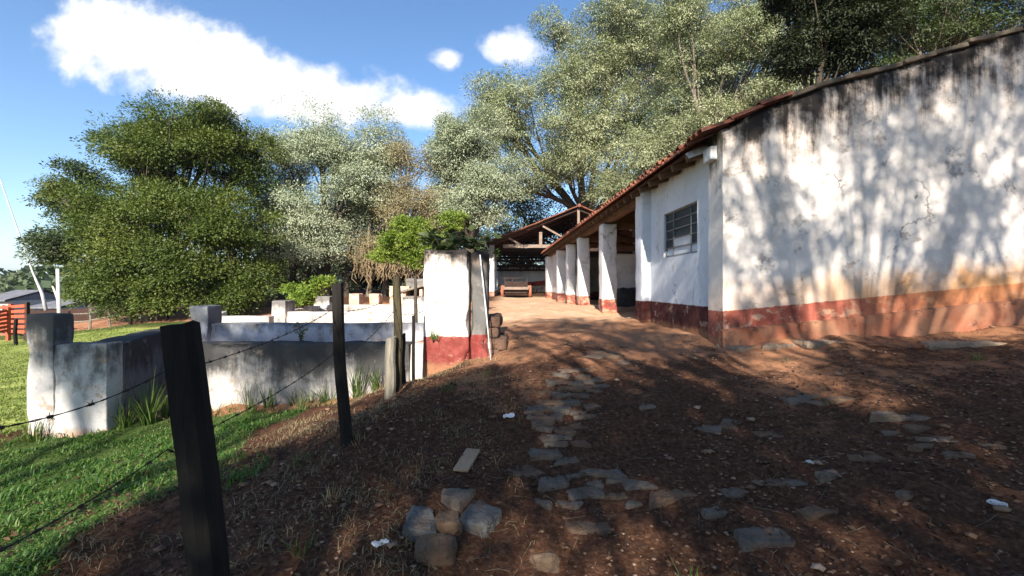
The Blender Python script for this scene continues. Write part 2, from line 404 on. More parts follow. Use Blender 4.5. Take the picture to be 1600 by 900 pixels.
M['stonepale'] = mat_stone('dusty_slab_stone', (.36,.27,.19), (.25,.18,.125), .5)
M['board'] = mat_simple('bare_board', (.42,.28,.17), (.33,.21,.13), 8, .8, .004, 6, 1, 1)
M['twig'] = mat_simple('dry_twig', (.20,.15,.105), (.09,.065,.045), 8, .85, .004)
M['paper'] = mat_simple('white_scrap', (.7,.7,.7), (.55,.55,.55), 8, .7, .004)
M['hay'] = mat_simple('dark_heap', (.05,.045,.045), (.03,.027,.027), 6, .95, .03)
M['white'] = mat_simple('white_paint', (.7,.7,.68), (.55,.55,.53), 3, .7, .004)
M['roofgrey'] = mat_simple('grey_sheet_roof', (.18,.18,.19), (.11,.11,.12), 2, .7, .004)
M['wallfar'] = mat_simple('far_wall', (.45,.42,.38), (.36,.33,.30), 1, .8, .004)
M['moss'] = mat_simple('dry_hanging_moss', (.26,.19,.11), (.15,.11,.065), 6, .95, .01)
M['weedleaf'] = mat_leaf('weed_leaf', (.035,.07,.015), (.075,.125,.025), (.15,.19,.05), .3)
M['leaf_green'] = mat_leaf('glossy_green_leaf', (.035,.058,.012), (.075,.108,.018), (.17,.18,.04), .25, tint=(1.,1.2,.4))
M['leaf_silver'] = mat_leaf('silver_green_leaf', (.17,.21,.13), (.31,.35,.23), (.50,.51,.37), .14, .6, tint=(1.,1.1,.6))
M['leaf_olive'] = mat_leaf('olive_green_leaf', (.13,.165,.08), (.26,.285,.15), (.43,.43,.27), .15, .6, tint=(1.,1.1,.5))
M['leaf_brown'] = mat_leaf('withered_leaf', (.17,.145,.07), (.30,.255,.14), (.42,.36,.22), .25, .7, tint=(1.,1.,.5))
M['leaf_mid'] = mat_leaf('mid_green_leaf', (.030,.05,.018), (.055,.08,.028), (.10,.12,.045), .2, .6)
M['leaf_far'] = mat_leaf('far_tree_leaf', (.04,.065,.035), (.075,.105,.05), (.14,.16,.08), .15, .8)
M['leaf_shaded'] = mat_leaf('shaded_green_leaf', (.012,.018,.007), (.022,.03,.011), (.04,.05,.018), .12, .6)  # foliage in shade: the darkness is put into the leaf colour
M['leaf_blue'] = mat_leaf('blue_green_leaf', (.04,.065,.045), (.075,.11,.07), (.14,.17,.10), .25)
M['leaf_bright'] = mat_leaf('yellow_green_leaf', (.09,.145,.02), (.17,.235,.035), (.31,.36,.07), .35)
M['grass'] = mat_leaf('grass_blade', (.028,.08,.014), (.07,.155,.025), (.22,.26,.075), .4, .5)
M['lawn'] = mat_leaf('lawn_blade', (.11,.15,.03), (.17,.21,.05), (.30,.29,.10), .3, .6)
M['strawgrass'] = mat_leaf('dry_grass_blade', (.16,.12,.06), (.26,.20,.10), (.38,.31,.18), .25, .7, tint=(1,1,.7))
M['litter'] = mat_leaf('dead_leaf', (.035,.018,.010), (.095,.048,.026), (.24,.14,.08), .1, .8, tint=(1,1,.8))
M['gravel'] = mat_leaf('loose_pebble', (.10,.05,.032), (.20,.115,.07), (.36,.25,.18), 0.001, .85)
M['plinth'] = mat_simple('dusty_red_plinth', (.30,.10,.055), (.33,.17,.10), 2.5, .95, .02, dark=(.07,.04,.03))
# glass
g = G('dusty_window_glass'); M['glass'] = g.out(g.mix(g.noise(3, 5), (.022,.032,.042), (.045,.06,.07)), .35, None, .12)
g = G('frosted_white_glass'); M['glasswhite'] = g.out(g.mix(g.noise(3, 5), (.62,.66,.72), (.5,.55,.6)), .15, None, .6)

# ------------------------------------------------------------------ ground shape
CP = np.array([
 (0,0,-.02),(0,2.4,.0),(0,4,.33),(0,6.2,.62),(0,8,.75),(0,10,.78),(0,14,.78),(0,20,.78),(1.5,27,.78),(2,12,.78),(2.2,20,.78),(2,8,.77),
 (3,6.1,.75),(5,6.1,.90),(7.4,6.2,1.06),(9,6.2,1.2),(4.5,3.5,.50),(2.4,3.6,.33),(7,3,.7),(4,1,.08),(2,1.6,0.),
 (-.9,6.3,.31),(-.3,6.3,.5),(-1.4,1.8,-.03),(-1.4,3.7,.21),(-1.4,5.4,.31),(-1.9,6.6,.06),(-3.2,6.6,-.14),(-4.66,6.6,-.34),(-3,4,-.16),(-2.6,2.4,-.18),
 (-6.0,5.8,-.42),(-6.2,5.0,-.46),(-4.6,5,-.32),(-4.6,3,-.42),(-8,6,-.52),(-9,2,-.8),(-3,9,.1),(-6,9,0),(-3,13,.3),(-8,13,.1),(-4,17,.5),(-8,8,-.4),
 (-12,12,-.45),(-20,19,-.6),(-30,12,-.8),(-30,30,-.5),(-45,40,-.8),(-18,21,-.05),(-24,26,-.2),(-12,23,.35),(-8,20,.45),(-5,26,.9),(-15,28,1.),(-10,32,1.1),
 (0,40,1.),(8,35,1.1),(20,45,2.),(-20,45,1.),(12,20,1.2),(12,10,1.3),(20,6,1.8),(30,0,2.),(40,20,3.),(0,-6,-.5),(-6,-6,-1.),(6,-6,0.),(0,-16,-1.),(12,-16,0.),(-14,-14,-1.6),(-60,0,-2.),(-40,80,-1.),(40,80,3.)], dtype=float)
def _tps(r2): return np.where(r2 > 1e-9, .5*r2*np.log(r2+1e-12), 0)
_n = len(CP); _K = _tps(((CP[:,None,:2]-CP[None,:,:2])**2).sum(-1)) + np.eye(_n)*.06
_P = np.c_[np.ones(_n), CP[:,:2]]
_A = np.block([[_K, _P], [_P.T, np.zeros((3,3))]])
_S = np.linalg.solve(_A, np.r_[CP[:,2], 0, 0, 0])
def H0(X, Y):
    X = np.asarray(X, float); Y = np.asarray(Y, float); sh = X.shape; X = X.ravel(); Y = Y.ravel()
    Z = _S[_n]+_S[_n+1]*X+_S[_n+2]*Y
    for i in range(_n): Z = Z + _S[i]*_tps((X-CP[i,0])**2+(Y-CP[i,1])**2)
    r = np.hypot(X, Y-15); t = np.clip((r-42)/40, 0, 1); t = t*t*(3-2*t)
    Z = Z*(1-t) + (-1.0)*t
    return Z.reshape(sh)
_rs = np.random.RandomState(5)
_wv = [(_rs.uniform(0,2*np.pi), _rs.uniform(0,2*np.pi), k) for k in list(_rs.uniform(.8,2.5,8))+list(_rs.uniform(3,9,14))+list(_rs.uniform(10,22,16))]
def HN(X, Y):
    s = 0
    for (a, p, k) in _wv: s = s + np.sin((X*np.cos(a)+Y*np.sin(a))*k+p+np.sin(X*k*.37+Y*k*.29))*(.018/(k**.75))
    near = np.clip(1-(np.hypot(X, Y-5)-12)/25, .0, 1)
    return s*near*1.25
def H(x, y):
    return H0(x, y)+HN(np.asarray(x, float), np.asarray(y, float))
def h1(x, y): return float(H(np.array([x]), np.array([y]))[0])
def ground_px(px, py):
    dx = (px-800)/F; dz = -(py-HOR)/F
    t = np.arange(1.0, 45, .02); z = CAMZ+dz*t; g_ = H0(dx*t, t)
    i = np.argmax(z < g_)
    return (dx*t[i], t[i], float(g_[i]))

# ------------------------------------------------------------------ ground sheet
def axis(a, b, step, lim, gr):
    mid = list(np.arange(a, b+1e-6, step)); lo = []; hi = []; s = step; p = a
    while p > -lim: s *= gr; p -= s; lo.append(p)
    s = step; p = mid[-1]
    while p < lim: s *= gr; p += s; hi.append(p)
    return np.array(lo[::-1]+mid+hi)
gx = axis(-7.2, 8.2, .055, 4500, 1.075); gy = axis(1.2, 11, .055, 4500, 1.075)
GX, GY = np.meshgrid(gx, gy)
GZ = H(GX, GY)
V = np.stack([GX.ravel(), GY.ravel(), GZ.ravel()], 1); nx = len(gx); ny = len(gy)
ii = (np.arange(ny-1)[:,None]*nx+np.arange(nx-1)[None,:]).ravel()
FC = np.stack([ii, ii+1, ii+1+nx, ii+nx], 1)
def blobs(X, Y, lst):
    r = np.zeros_like(X)
    for (x, y, rx, ry) in lst: r = np.maximum(r, np.clip(1.6-np.hypot((X-x)/rx, (Y-y)/ry)*1.0, 0, 1))
    return r
def green_mask(X, Y):      # green grass: slope left of the fence and the lawn beyond the pens
    a = np.clip((-1.95-X+.25*np.sin(Y*2.1))/.45, 0, 1)*np.clip((6.45-Y)/.3, 0, 1)*np.clip((6.6+X)/.5, 0, 1)
    sl = np.clip((-2.4-.10*(Y-2.0)-X+.35*np.sin(Y*3.1+X*1.7)+.2*np.sin(X*5.3))/.5, 0, 1)     # more earth near the wall's right half
    a = a*np.clip(sl, 0, 1)
    b = np.clip((-6.9-X)/.6, 0, 1)*np.clip((20.2-Y*1.0)/1.0, 0, 1)
    return np.maximum(a, b)
lawn = np.clip((-6.6-GX)/.8, 0, 1)*np.clip((19.5-GY+.03*(GX+14))/1.5, 0, 1)*np.clip((GX+45)/10, 0, 1)
grs = np.clip(green_mask(GX, GY)-lawn, 0, 1)
litter = np.clip((8.2-GY+.5*np.sin(GX*1.3))/5.5, 0, .92)*np.clip((GX+3.5)/2, 0, 1)  # leaf litter, reaching further to paint the shaded road darker
litter = np.maximum(litter, np.clip((GY-21)/4, 0, 1)*.9)
litter = np.maximum(litter, np.clip((-GX-.2)/.5, 0, 1)*np.clip((6.5-GY)/.3, 0, 1)*.8)
g = G('red_earth')
n1 = g.noise(.9, 6, .6); n2 = g.noise(5, 8, .68); n3 = g.noise(28, 6, .7); n4 = g.noise(90, 3, .6)
soil = g.ramp(g.math('ADD', g.math('MULTIPLY', n1, .5), g.math('MULTIPLY', n2, .5)), [(.30, (.21,.09,.048)), (.5, (.35,.17,.09)), (.72, (.50,.30,.19))])
lit = g.ramp(n3, [(.25, (.026,.012,.007)), (.5, (.075,.035,.020)), (.68, (.15,.078,.046)), (.85, (.25,.16,.105))])
gr = g.ramp(n3, [(.3, (.03,.05,.012)), (.6, (.07,.10,.025)), (.85, (.14,.14,.05))])
lw = g.ramp(g.math('ADD', g.math('MULTIPLY', n2, .55), g.math('MULTIPLY', n1, .45)), [(.32, (.14,.19,.035)), (.52, (.24,.28,.07)), (.72, (.38,.34,.15))])
fl = g.math('ADD', g.attr('litter'), g.math('ADD', g.math('MULTIPLY', g.math('SUBTRACT', n2, .5), 1.3), g.math('MULTIPLY', g.math('SUBTRACT', n1, .5), 1.4)))
col = g.mix(g.rng(fl, .30, .68), soil, lit)
fg = g.math('ADD', g.attr('grass'), g.math('MULTIPLY', g.math('SUBTRACT', n2, .5), 1.1))
col = g.mix(g.rng(fg, .35, .62), col, gr)
fw = g.math('ADD', g.attr('lawn'), g.math('MULTIPLY', g.math('SUBTRACT', n2, .5), .8))
col = g.mix(g.rng(fw, .35, .6), col, lw)
far = g.rng(g.math('SQRT', g.math('ADD', g.math('MULTIPLY', g.x, g.x), g.math('MULTIPLY', g.y, g.y))), 60, 110)
col = g.mix(far, col, g.ramp(g.noise(.03, 6), [(.35, (.06,.085,.03)), (.6, (.13,.15,.06))]))
col = g.mix(g.mul(g.attr('sun_dust'), g.rng(n2, .25, .6, .55, 1.)), col, g.ramp(n1, [(.3, (.46,.285,.17)), (.7, (.60,.42,.28))]))
hh = g.math('ADD', g.math('MULTIPLY', n2, .6), g.math('ADD', g.math('MULTIPLY', n3, .5), g.math('MULTIPLY', n4, .15)))
M['ground'] = g.out(col, .95, g.bump(hh, .035, .9), .1)
go = fast_mesh('ground', V, FC, M['ground'], smooth=True)
sun_dust = np.clip((GY-8.5)/3, 0, 1)*np.clip((30-GY)/2, 0, 1)*np.clip((GX+1.2)/.8, 0, 1)*np.clip((3.6-GX)/.6, 0, 1)  # dusty traffic soil, paled further to carry the sunlit yard's brightness
for nm, arr in (('sun_dust', sun_dust), ('litter', litter), ('grass', grs), ('lawn', lawn)):
    at = go.data.attributes.new(nm, 'FLOAT', 'POINT'); at.data.foreach_set('value', arr.ravel().astype(np.float32))
set_tags(go, 'bare red earth yard sloping down to grass', 'ground', kind='structure')

# ------------------------------------------------------------------ far hills
rs = np.random.RandomState(3)
hx = np.linspace(-2600, 2600, 260); hy = np.linspace(420, 1500, 60)
HX, HY = np.meshgrid(hx, hy)
s = 0
for k in range(14):
    a = rs.uniform(0, 6.28); f = rs.uniform(.002, .012); s = s+np.sin((HX*np.cos(a)+HY*np.sin(a))*f+rs.uniform(0, 6.28))*(.012/f)**.6
s = s/14
HZ = -4+np.clip((HY-420)/700, 0, 1)*(27+26*s)+rs.uniform(-1, 1, HX.shape)*2.2
nx2 = len(hx); ii = (np.arange(len(hy)-1)[:,None]*nx2+np.arange(nx2-1)[None,:]).ravel()
g = G('far_forest'); n = g.noise(.02, 8, .7); n2 = g.noise(.006, 4)
col = g.mix(g.rng(n, .35, .65), (.035,.06,.035), (.085,.115,.055)); col = g.mix(g.rng(n2, .52, .6), col, (.17,.20,.08))
M['hill'] = g.out(col, .95, None, .05)
ho = fast_mesh('hills', np.stack([HX.ravel(), HY.ravel(), HZ.ravel()], 1), np.stack([ii, ii+1, ii+1+nx2, ii+nx2], 1), M['hill'], smooth=True)
set_tags(ho, 'low wooded hills on the horizon', 'hills', kind='structure')

# ------------------------------------------------------------------ corrugated clay-tile roof
def tile_roof(mb, x0, x1, z0, z1, y0, y1, pitch=.21, r=.075, rows=None, jitter=.012, seed=1, zk=None):
    """channels run along x (down the slope); y is along the eave"""
    rd = random.Random(seed); n = int((y1-y0)/pitch); L = math.hypot(x1-x0, z1-z0)
    if rows is None: rows = max(2, int(L/.42))
    xs = [x0+(x1-x0)*k/rows for k in range(rows+1)]
    zf = (lambda t: z0+(z1-z0)*t) if zk is None else zk
    for i in range(n):
        yc = y0+(i+.5)*pitch
        for k in range(rows):
            ta, tb = k/rows, min(1., (k+1)/rows+.04)
            xa, xb = x0+(x1-x0)*ta, x0+(x1-x0)*tb; za, zb = zf(ta), zf(tb)
            dx = rd.uniform(-jitter, jitter)*2; dy = rd.uniform(-jitter, jitter); dz = rd.uniform(0, jitter)
            # cover tile: half pipe, lower end lifted
            i0 = len(mb.v)
            for (xx, zz, rr, up) in ((xa+dx, za, r*1.1, .045+dz), (xb+dx, zb, r*.9, .02+dz)):
                for q in range(7):
                    a = math.pi*q/6
                    mb.v.append((xx, yc+dy-math.cos(a)*rr, zz+up+math.sin(a)*rr*.85))
                for q in range(7):
                    a = math.pi*q/6
                    mb.v.append((xx, yc+dy-math.cos(a)*(rr-.018), zz+up+math.sin(a)*(rr-.018)*.85-.004))
            for q in range(6):
                mb.f.append((i0+q, i0+14+q, i0+15+q, i0+1+q))
                mb.f.append((i0+7+q, i0+8+q, i0+22+q, i0+21+q))
                mb.f.append((i0+q, i0+1+q, i0+8+q, i0+7+q))
        # channel tile between covers
        yv = yc+pitch/2
        for k in range(rows):
            ta, tb = k/rows, min(1., (k+1)/rows+.03)
            xa, xb = x0+(x1-x0)*ta-(.03 if x1 > x0 else -.03), x0+(x1-x0)*tb; za, zb = zf(ta), zf(tb)
            i0 = len(mb.v)
            for (xx, zz) in ((xa, za), (xb, zb)):
                for q in range(5):
                    a = math.pi*q/4
                    mb.v.append((xx, yv-math.cos(a)*r, zz+.05-math.sin(a)*r*.6))
                for q in range(5):
                    a = math.pi*q/4
                    mb.v.append((xx, yv-math.cos(a)*r, zz+.032-math.sin(a)*r*.6))
            for q in range(4):
                mb.f.append((i0+q, i0+1+q, i0+11+q, i0+10+q)); mb.f.append((i0+5+q, i0+15+q, i0+16+q, i0+6+q)); mb.f.append((i0+q, i0+5+q, i0+6+q, i0+1+q))

# ------------------------------------------------------------------ the stable (long white building)
BA = R(1.85)
st = thing('stable', 'long white limewashed stable with red dado, open bays and clay tile roof', 'stable', (2.97, 6.13, 0), BA)
BL = 21.9; BW = 6.0
def topz(x):      # wall top follows the sagging old roof
    t = x
    P = [(0, 3.86), (.32, 4.02), (.8, 4.24), (1.55, 4.52), (2.4, 4.75), (3.3, 5.03), (4.4, 5.35), (6.0, 5.80)]
    for (a, b), (c, d) in zip(P, P[1:]):
        if t <= c: return b+(d-b)*(t-a)/(c-a)
    return P[-1][1]
# gable wall with uneven surface
mb = MB(); nxg, nzg = 100, 70; T = .42
xs = np.linspace(0, BW, nxg+1); base = .45
def gpt(x, z, y):
    p = Vector((x*1.0, y, z))
    n = mnoise.noise(Vector((x*.9, z*.9, 3)))*.022+mnoise.noise(Vector((x*4, z*4, 5)))*.006
    return (x+ (mnoise.noise(Vector((z*1.5, 2, 1)))*.012 if x < .01 else 0), y+n, z)
idx = {}
for i, x in enumerate(xs):
    tz = topz(x)-.06+mnoise.noise(Vector((x*3.3, 0, 9)))*.025
    for k in range(nzg+1):
        z = base+(tz-base)*k/nzg
        e = max(0, 1-(nzg-k)/2.0)*.04*(1 if k > nzg-3 else 0)
        idx[i, k] = len(mb.v); mb.v.append(gpt(x, z, e))
for i in range(nxg):
    for k in range(nzg): mb.f.append((idx[i,k], idx[i+1,k], idx[i+1,k+1], idx[i,k+1]))
# end face (towards the yard), top and back
e0 = len(mb.v)
for k in range(nzg+1): mb.v.append(mb.v[idx[0,k]])
b0 = len(mb.v)
for k in range(nzg+1):
    p = mb.v[idx[0,k]]; mb.v.append((p[0]+mnoise.noise(Vector((p[2]*2, 7, 7)))*.01, T, p[2]))
for k in range(nzg): mb.f.append((e0+k+1, b0+k+1, b0+k, e0+k))
b1 = len(mb.v)
for i in range(nxg+1):
    p = mb.v[idx[i,nzg]]; mb.v.append((p[0], T, p[2]-.02))
for i in range(nxg): mb.f.append((idx[i,nzg], idx[i+1,nzg], b1+i+1, b1+i))
mb.quad((BW, 0, base), (BW, T, base), (BW, T, topz(BW)-.06), (BW, 0, topz(BW)-.06))
mb.quad((0.05, T, base), (BW, T, base), (BW, T, topz(BW)-.1), (0.05, T, topz(0)-.1))
obj('gable_wall', mb, M['gable'], st, smooth=True, local=True)
# plinth ledge along the gable
mb = MB()
for i in range(36):
    xa, xb = -.035+i*BW/36, -.035+(i+1)*BW/36
    if i == 0: mb.quad((xa, -.04, .4), (xa, -.04, .955), (xa, .05, .97), (xa, .05, .4))
    f = lambda x: .96+.10*x+mnoise.noise(Vector((x*2.3, 4, 4)))*.02
    pr = lambda x: -.055+mnoise.noise(Vector((x*2.9, 8, 4)))*.02
    mb.quad((xa, pr(xa), .4), (xb, pr(xb), .4), (xb, pr(xb)-.005, f(xb)), (xa, pr(xa)-.005, f(xa)))
    mb.quad((xa, pr(xa)-.005, f(xa)), (xb, pr(xb)-.005, f(xb)), (xb, .03, f(xb)+.025), (xa, .03, f(xa)+.025))
obj('plinth', mb, M['plinth'], st, local=True)
# window wall
mb = MB(); wx = .07; y0, y1 = T, 3.05
WY0, WY1, WZ0, WZ1 = 1.72, 3.0-.0, 0, 0
# window opening from photo: near edge px1087, far edge px1035
WY0, WY1, WZ0, WZ1 = .93, 2.36, 2.14, 2.98
gy_ = sorted(set(list(np.linspace(y0-.01, WY0, 7))+list(np.linspace(WY0, WY1, 14))+list(np.linspace(WY1, y1+.1, 9))))
gz_ = sorted(set(list(np.linspace(.45, WZ0, 16))+list(np.linspace(WZ0, WZ1, 9))+list(np.linspace(WZ1, 3.70, 9))))
gid = {}
for i, a in enumerate(gy_):
    for k, b in enumerate(gz_):
        gid[i, k] = len(mb.v); mb.v.append((wx+mnoise.noise(Vector((a*1.4, b*1.4, 2)))*.010+mnoise.noise(Vector((a*5, b*5, 2)))*.003, a, b))
for i in range(len(gy_)-1):
    for k in range(len(gz_)-1):
        if WY0-1e-6 <= gy_[i] < WY1-1e-6 and WZ0-1e-6 <= gz_[k] < WZ1-1e-6: continue
        mb.f.append((gid[i,k], gid[i,k+1], gid[i+1,k+1], gid[i+1,k]))
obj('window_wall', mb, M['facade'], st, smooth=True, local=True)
mb = MB(); X1 = wx+.28; X0 = wx-.004
mb.quad((X0, WY0, WZ0), (X0, WY1, WZ0), (X1, WY1, WZ0), (X1, WY0, WZ0)); mb.quad((X0, WY0, WZ1), (X1, WY0, WZ1), (X1, WY1, WZ1), (X0, WY1, WZ1))
mb.quad((X0, WY0, WZ0), (X1, WY0, WZ0), (X1, WY0, WZ1), (X0, WY0, WZ1)); mb.quad((X0, WY1, WZ0), (X0, WY1, WZ1), (X1, WY1, WZ1), (X1, WY1, WZ0))
obj('window_reveal', mb, M['facade'], st, local=True)
# window: steel frame, bars, panes
mb = MB(); t = .028; fx = wx+.05
rows = [WZ0+(WZ1-WZ0)*k/5 for k in range(6)]; cols = [WY0, WY0+.33, WY0+1.06, WY1]
for z in (WZ0, WZ1): mb.box(fx-.02, fx+.03, WY0, WY1, z-t/2 + (t/2 if z == WZ0 else -t/2), z+t/2+(t/2 if z == WZ0 else -t/2))
for y in (WY0, WY1): mb.box(fx-.018, fx+.028, y-t/2+(t/2 if y == WY0 else -t/2), y+t/2+(t/2 if y == WY0 else -t/2), WZ0+t, WZ1-t)
wf = obj('window', mb, M['frame'], st, local=True)
mb = MB()
for z in rows[1:-1]: mb.box(fx-.012, fx+.02, WY0+t, WY1-t, z-.011, z+.011)
for y in cols[1:-1]: mb.box(fx-.015, fx+.023, y-.012, y+.012, WZ0+t, WZ1-t)
obj('glazing_bar', mb, M['frame'], wf, local=True)
mb = MB(); mw = MB(); rd = random.Random(4)
for r_ in range(5):
    for c_ in range(3):
        tgt = mw if (r_ == 0 and c_ <= 1) or (r_ == 1 and c_ == 1) or (r_ == 0 and c_ == 2) else mb
        tl = rd.uniform(-.012, .012); a = rd.uniform(-.006, .006)
        tgt.quad((fx+.006+tl, cols[c_]+.008, rows[r_]+.008), (fx+.006-tl, cols[c_]+.008, rows[r_+1]-.008), (fx+.006-tl+a, cols[c_+1]-.008, rows[r_+1]-.008), (fx+.006+tl+a, cols[c_+1]-.008, rows[r_]+.008))
obj('pane', mb, M['glass'], wf, local=True); obj('white_pane', mw, M['glasswhite'], wf, local=True, label='pale frosted panes at the bottom of the window')
mb = MB(); mb.quad((wx+.3, WY0-.1, WZ0-.1), (wx+.3, WY1+.1, WZ0-.1), (wx+.3, WY1+.1, WZ1+.1), (wx+.3, WY0-.1, WZ1+.1)); obj('dark_backing', mb, M['hay'], wf, local=True)  # dark sheet set behind the panes in place of the unlit room
# pillar at the end of the window wall, columns
mb = MB(); mb.rough(-.12, .36, 3.1, 3.56, .4, 3.66, .12, .03, .012, 2, 4, chip=.02); obj('pillar', mb, M['facade'], st, smooth=True, local=True)
for i, (s0, wd, dp, tp) in enumerate([(6.55, .47, .5, .10), (10.25, .46, .5, .08), (13.0, .42, .5, .06), (16.1, .55, .5, .0), (20.9, .62, .9, .0)]):
    mb = MB(); mb.rough(-.14, -.14+wd, s0, s0+dp, .4, 3.42, .1, .04, .022, 1.7, 10+i*3.7, chip=.05, taper=tp)
    obj('column', mb, M['column'], st, smooth=True, local=True)
# door wall between the last two columns, door
mb = MB(); mb.rough(.16, .42, 16.5, 17.3, .4, 3.5, .3, .02, .01, 2, 6); mb.rough(.16, .42, 18.4, 21.0, .4, 3.5, .3, .02, .01, 2, 7); mb.rough(.17, .41, 17.3, 18.4, 2.95, 3.5, .3, .02, .01, 2, 7)
obj('end_wall', mb, M['column'], st, smooth=True, local=True)
mb = MB()
for k in range(6): mb.box(.26+(k % 2)*.004, .31, 17.31+k*.18, 17.31+k*.18+.172, .75, 2.94)
dr = obj('door', mb, M['door'], st, local=True)
for zb_ in (1.2, 2.4):
    mb = MB(); mb.box(.22, .258, 17.34, 18.36, zb_, zb_+.12); obj('brace', mb, M['door'], dr, local=True)
# inner back wall, partition, far end wall
mb = MB(); mb.rough(5.55, 5.9, .45, BL, .4, 5.35, .6, .02, .01, 1.5, 8); obj('back_wall', mb, M['inner'], st, local=True)
mb = MB(); mb.rough(.9, 5.5, 9.6, 9.85, .4, 2.75, .3, .03, .015, 1.6, 9); obj('partition', mb, M['inner'], st, smooth=True, local=True)
mb = MB(); mb.rough(.5, 5.5, 21.5, 21.85, .4, 3.55, .5, .02, .01, 1.5, 8); obj('far_wall', mb, M['column'], st, local=True)
mb = MB(); mb.rough(.38, 5.5, 3.2, 3.45, .4, 3.9, .5, .02, .01, 1.5, 8); obj('partition', mb, M['inner'], st, local=True)
# timbers: eave beam, rails in the bays, rafters
mb = MB(); mb.rough(0, .18, 3.5, BL, 3.44, 3.64, .4, .02, .012, 1, 2); obj('eave_beam', mb, M['timber'], st, local=True)
for (p_, q_) in (((.4, 9.3, 2.9), (5.5, 9.35, 2.9)), ((.2, 6.8, 3.35), (5.5, 6.8, 3.35)), ((.2, 13.2, 3.35), (5.5, 13.2, 3.35)), ((.2, 10.5, 3.35), (5.5, 10.5, 3.35))):
    mb = MB(); mb.beam(p_, q_, .15, .17); obj('tie_beam', mb, M['timber'], st, local=True)
OV = .36; sl = .30
mb = MB(); k = 0.5
while k < BL:
    mb.beam((-OV+.06, k, 3.52), (5.9, k, 3.52+(5.9+OV)*.315), .07, .10); k += .55
obj('rafter', mb, M['timber'], st, local=True)
# roof: tiles + boarding, sagging line like the gable top
def zroof(t):
    x = -OV+t*(BW+OV+.1)
    return (topz(max(0, x)) if x > 0 else 3.86+x*.42)-.07
mb = MB(); tile_roof(mb, -OV, BW+.1, 0, 0, .36, BL+.1, .205, .078, 14, .016, 2, zroof)
rf = obj('roof', mb, M['tile'], st, local=True)
mb = MB()
for k in range(14):
    a, b = k/14, (k+1)/14; xa, xb = -OV+.05+a*(BW+OV), -OV+.05+b*(BW+OV)
    mb.quad((xa, .3, zroof(a)-.03), (xa, BL, zroof(a)-.03), (xb, BL, zroof(b)-.03), (xb, .3, zroof(b)-.03))
obj('roof_boarding', mb, M['timber'], rf, local=True)
# verge along the gable: red cover tiles at the foot, mossy coping above
mb = MB(); mo = MB(); rd = random.Random(8)
xx = -.36; k = 0
while xx < BW:
    L = .42 if xx < .8 else rd.uniform(.35, .6)
    za = (topz(max(0, xx)) if xx > 0 else 3.86+xx*.42)-.045+.02; zb = topz(max(0, xx+L*1.08))-.045
    if xx < .75:
        for (yy, rr) in ((-.04, .085), (.14, .08), (.3, .08)):
            p, q = (xx, yy, za+.03), (xx+L*1.1, yy, zb+.02); i0 = len(mb.v)
            for (c, r2) in ((p, rr*1.1), (q, rr*.92)):
                for j in range(7): a = math.pi*j/6; mb.v.append((c[0], c[1]-math.cos(a)*r2, c[2]+math.sin(a)*r2*.8))
                for j in range(7): a = math.pi*j/6; mb.v.append((c[0], c[1]-math.cos(a)*(r2-.018), c[2]+math.sin(a)*(r2-.018)*.8))
            for j in range(6):
                mb.f += [(i0+j, i0+14+j, i0+15+j, i0+1+j), (i0+7+j, i0+8+j, i0+22+j, i0+21+j), (i0+j, i0+1+j, i0+8+j, i0+7+j)]
    else:
        ang = -math.atan2(zb-za, L*1.08)
        m = Matrix.Translation((xx+L/2, .16, (za+zb)/2-.01+rd.uniform(-.01, .012))) @ Matrix.Rotation(ang+rd.uniform(-.03, .03), 4, 'Y') @ Matrix.Rotation(rd.uniform(-.04, .04), 4, 'Z')
        mo.rough(-L*.55, L*.55, -.21+rd.uniform(-.03, .03), .26, -.03, .035, .12, .018, .012, 4, k, m)
    xx += L; k += 1
obj('verge_tile', mb, M['tile'], st, local=True); obj('coping', mo, M['tileold'], st, local=True, label='mossy old coping along the top of the gable wall')
mb = MB(); mb.rough(-.1, .1, .16, .40, 3.42, 3.62, .06, .02, .01, 5, 5); mb.beam((-.3, .46, 3.56), (.1, .46, 3.70), .09, .09)
obj('corbel', mb, M['facade'], st, local=True)
mb = MB(); mb.rough(1.0, 2.6, 9.0, 9.55, .7, 1.55, .15, .3, .08, 1.5, 5); ob = obj('feed_heap', mb, M['hay'], None, smooth=True, label='dark heap of feed on the floor inside the first open stable bay', cat='heap')
ob.location = (2.97, 6.13, 0); ob.rotation_euler = (0, 0, BA)

# ------------------------------------------------------------------ open shed at the end of the yard
SZ = 29.0
sx0 = W(760, 0, SZ)[0]; sxr = W(905, 0, SZ)[0]; sx1 = 2*sxr-sx0
ez = W(0, 379, SZ)[2]; rz_ = W(0, 322, SZ)[2]
sh = thing('open_shed', 'open timber shed with red clay tile gable roof at the end of the yard', 'shed', (sxr, SZ, .78))
mb = MB(); SD = 13.
zk = lambda t: ez+(rz_-ez)*t-.08*math.sin(math.pi*t)
tile_roof(mb, sx0, sxr, ez, rz_, SZ, SZ+SD, .23, .085, 13, .02, 3, zk)
tile_roof(mb, sx1, sxr, ez, rz_, SZ, SZ+SD, .23, .085, 13, .02, 4, zk)
mb.tube([(sxr, SZ-.05, rz_+.05), (sxr, SZ+SD, rz_+.05)], .12, 8)
rf = obj('roof', mb, M['tile'], sh)
mb = MB()
for q in (sx0, sx1):
    mb.quad((q, SZ+.1, ez-.04), (q, SZ+SD, ez-.04), (sxr, SZ+SD, rz_-.04), (sxr, SZ+.1, rz_-.04))
obj('roof_boarding', mb, M['timber'], rf)
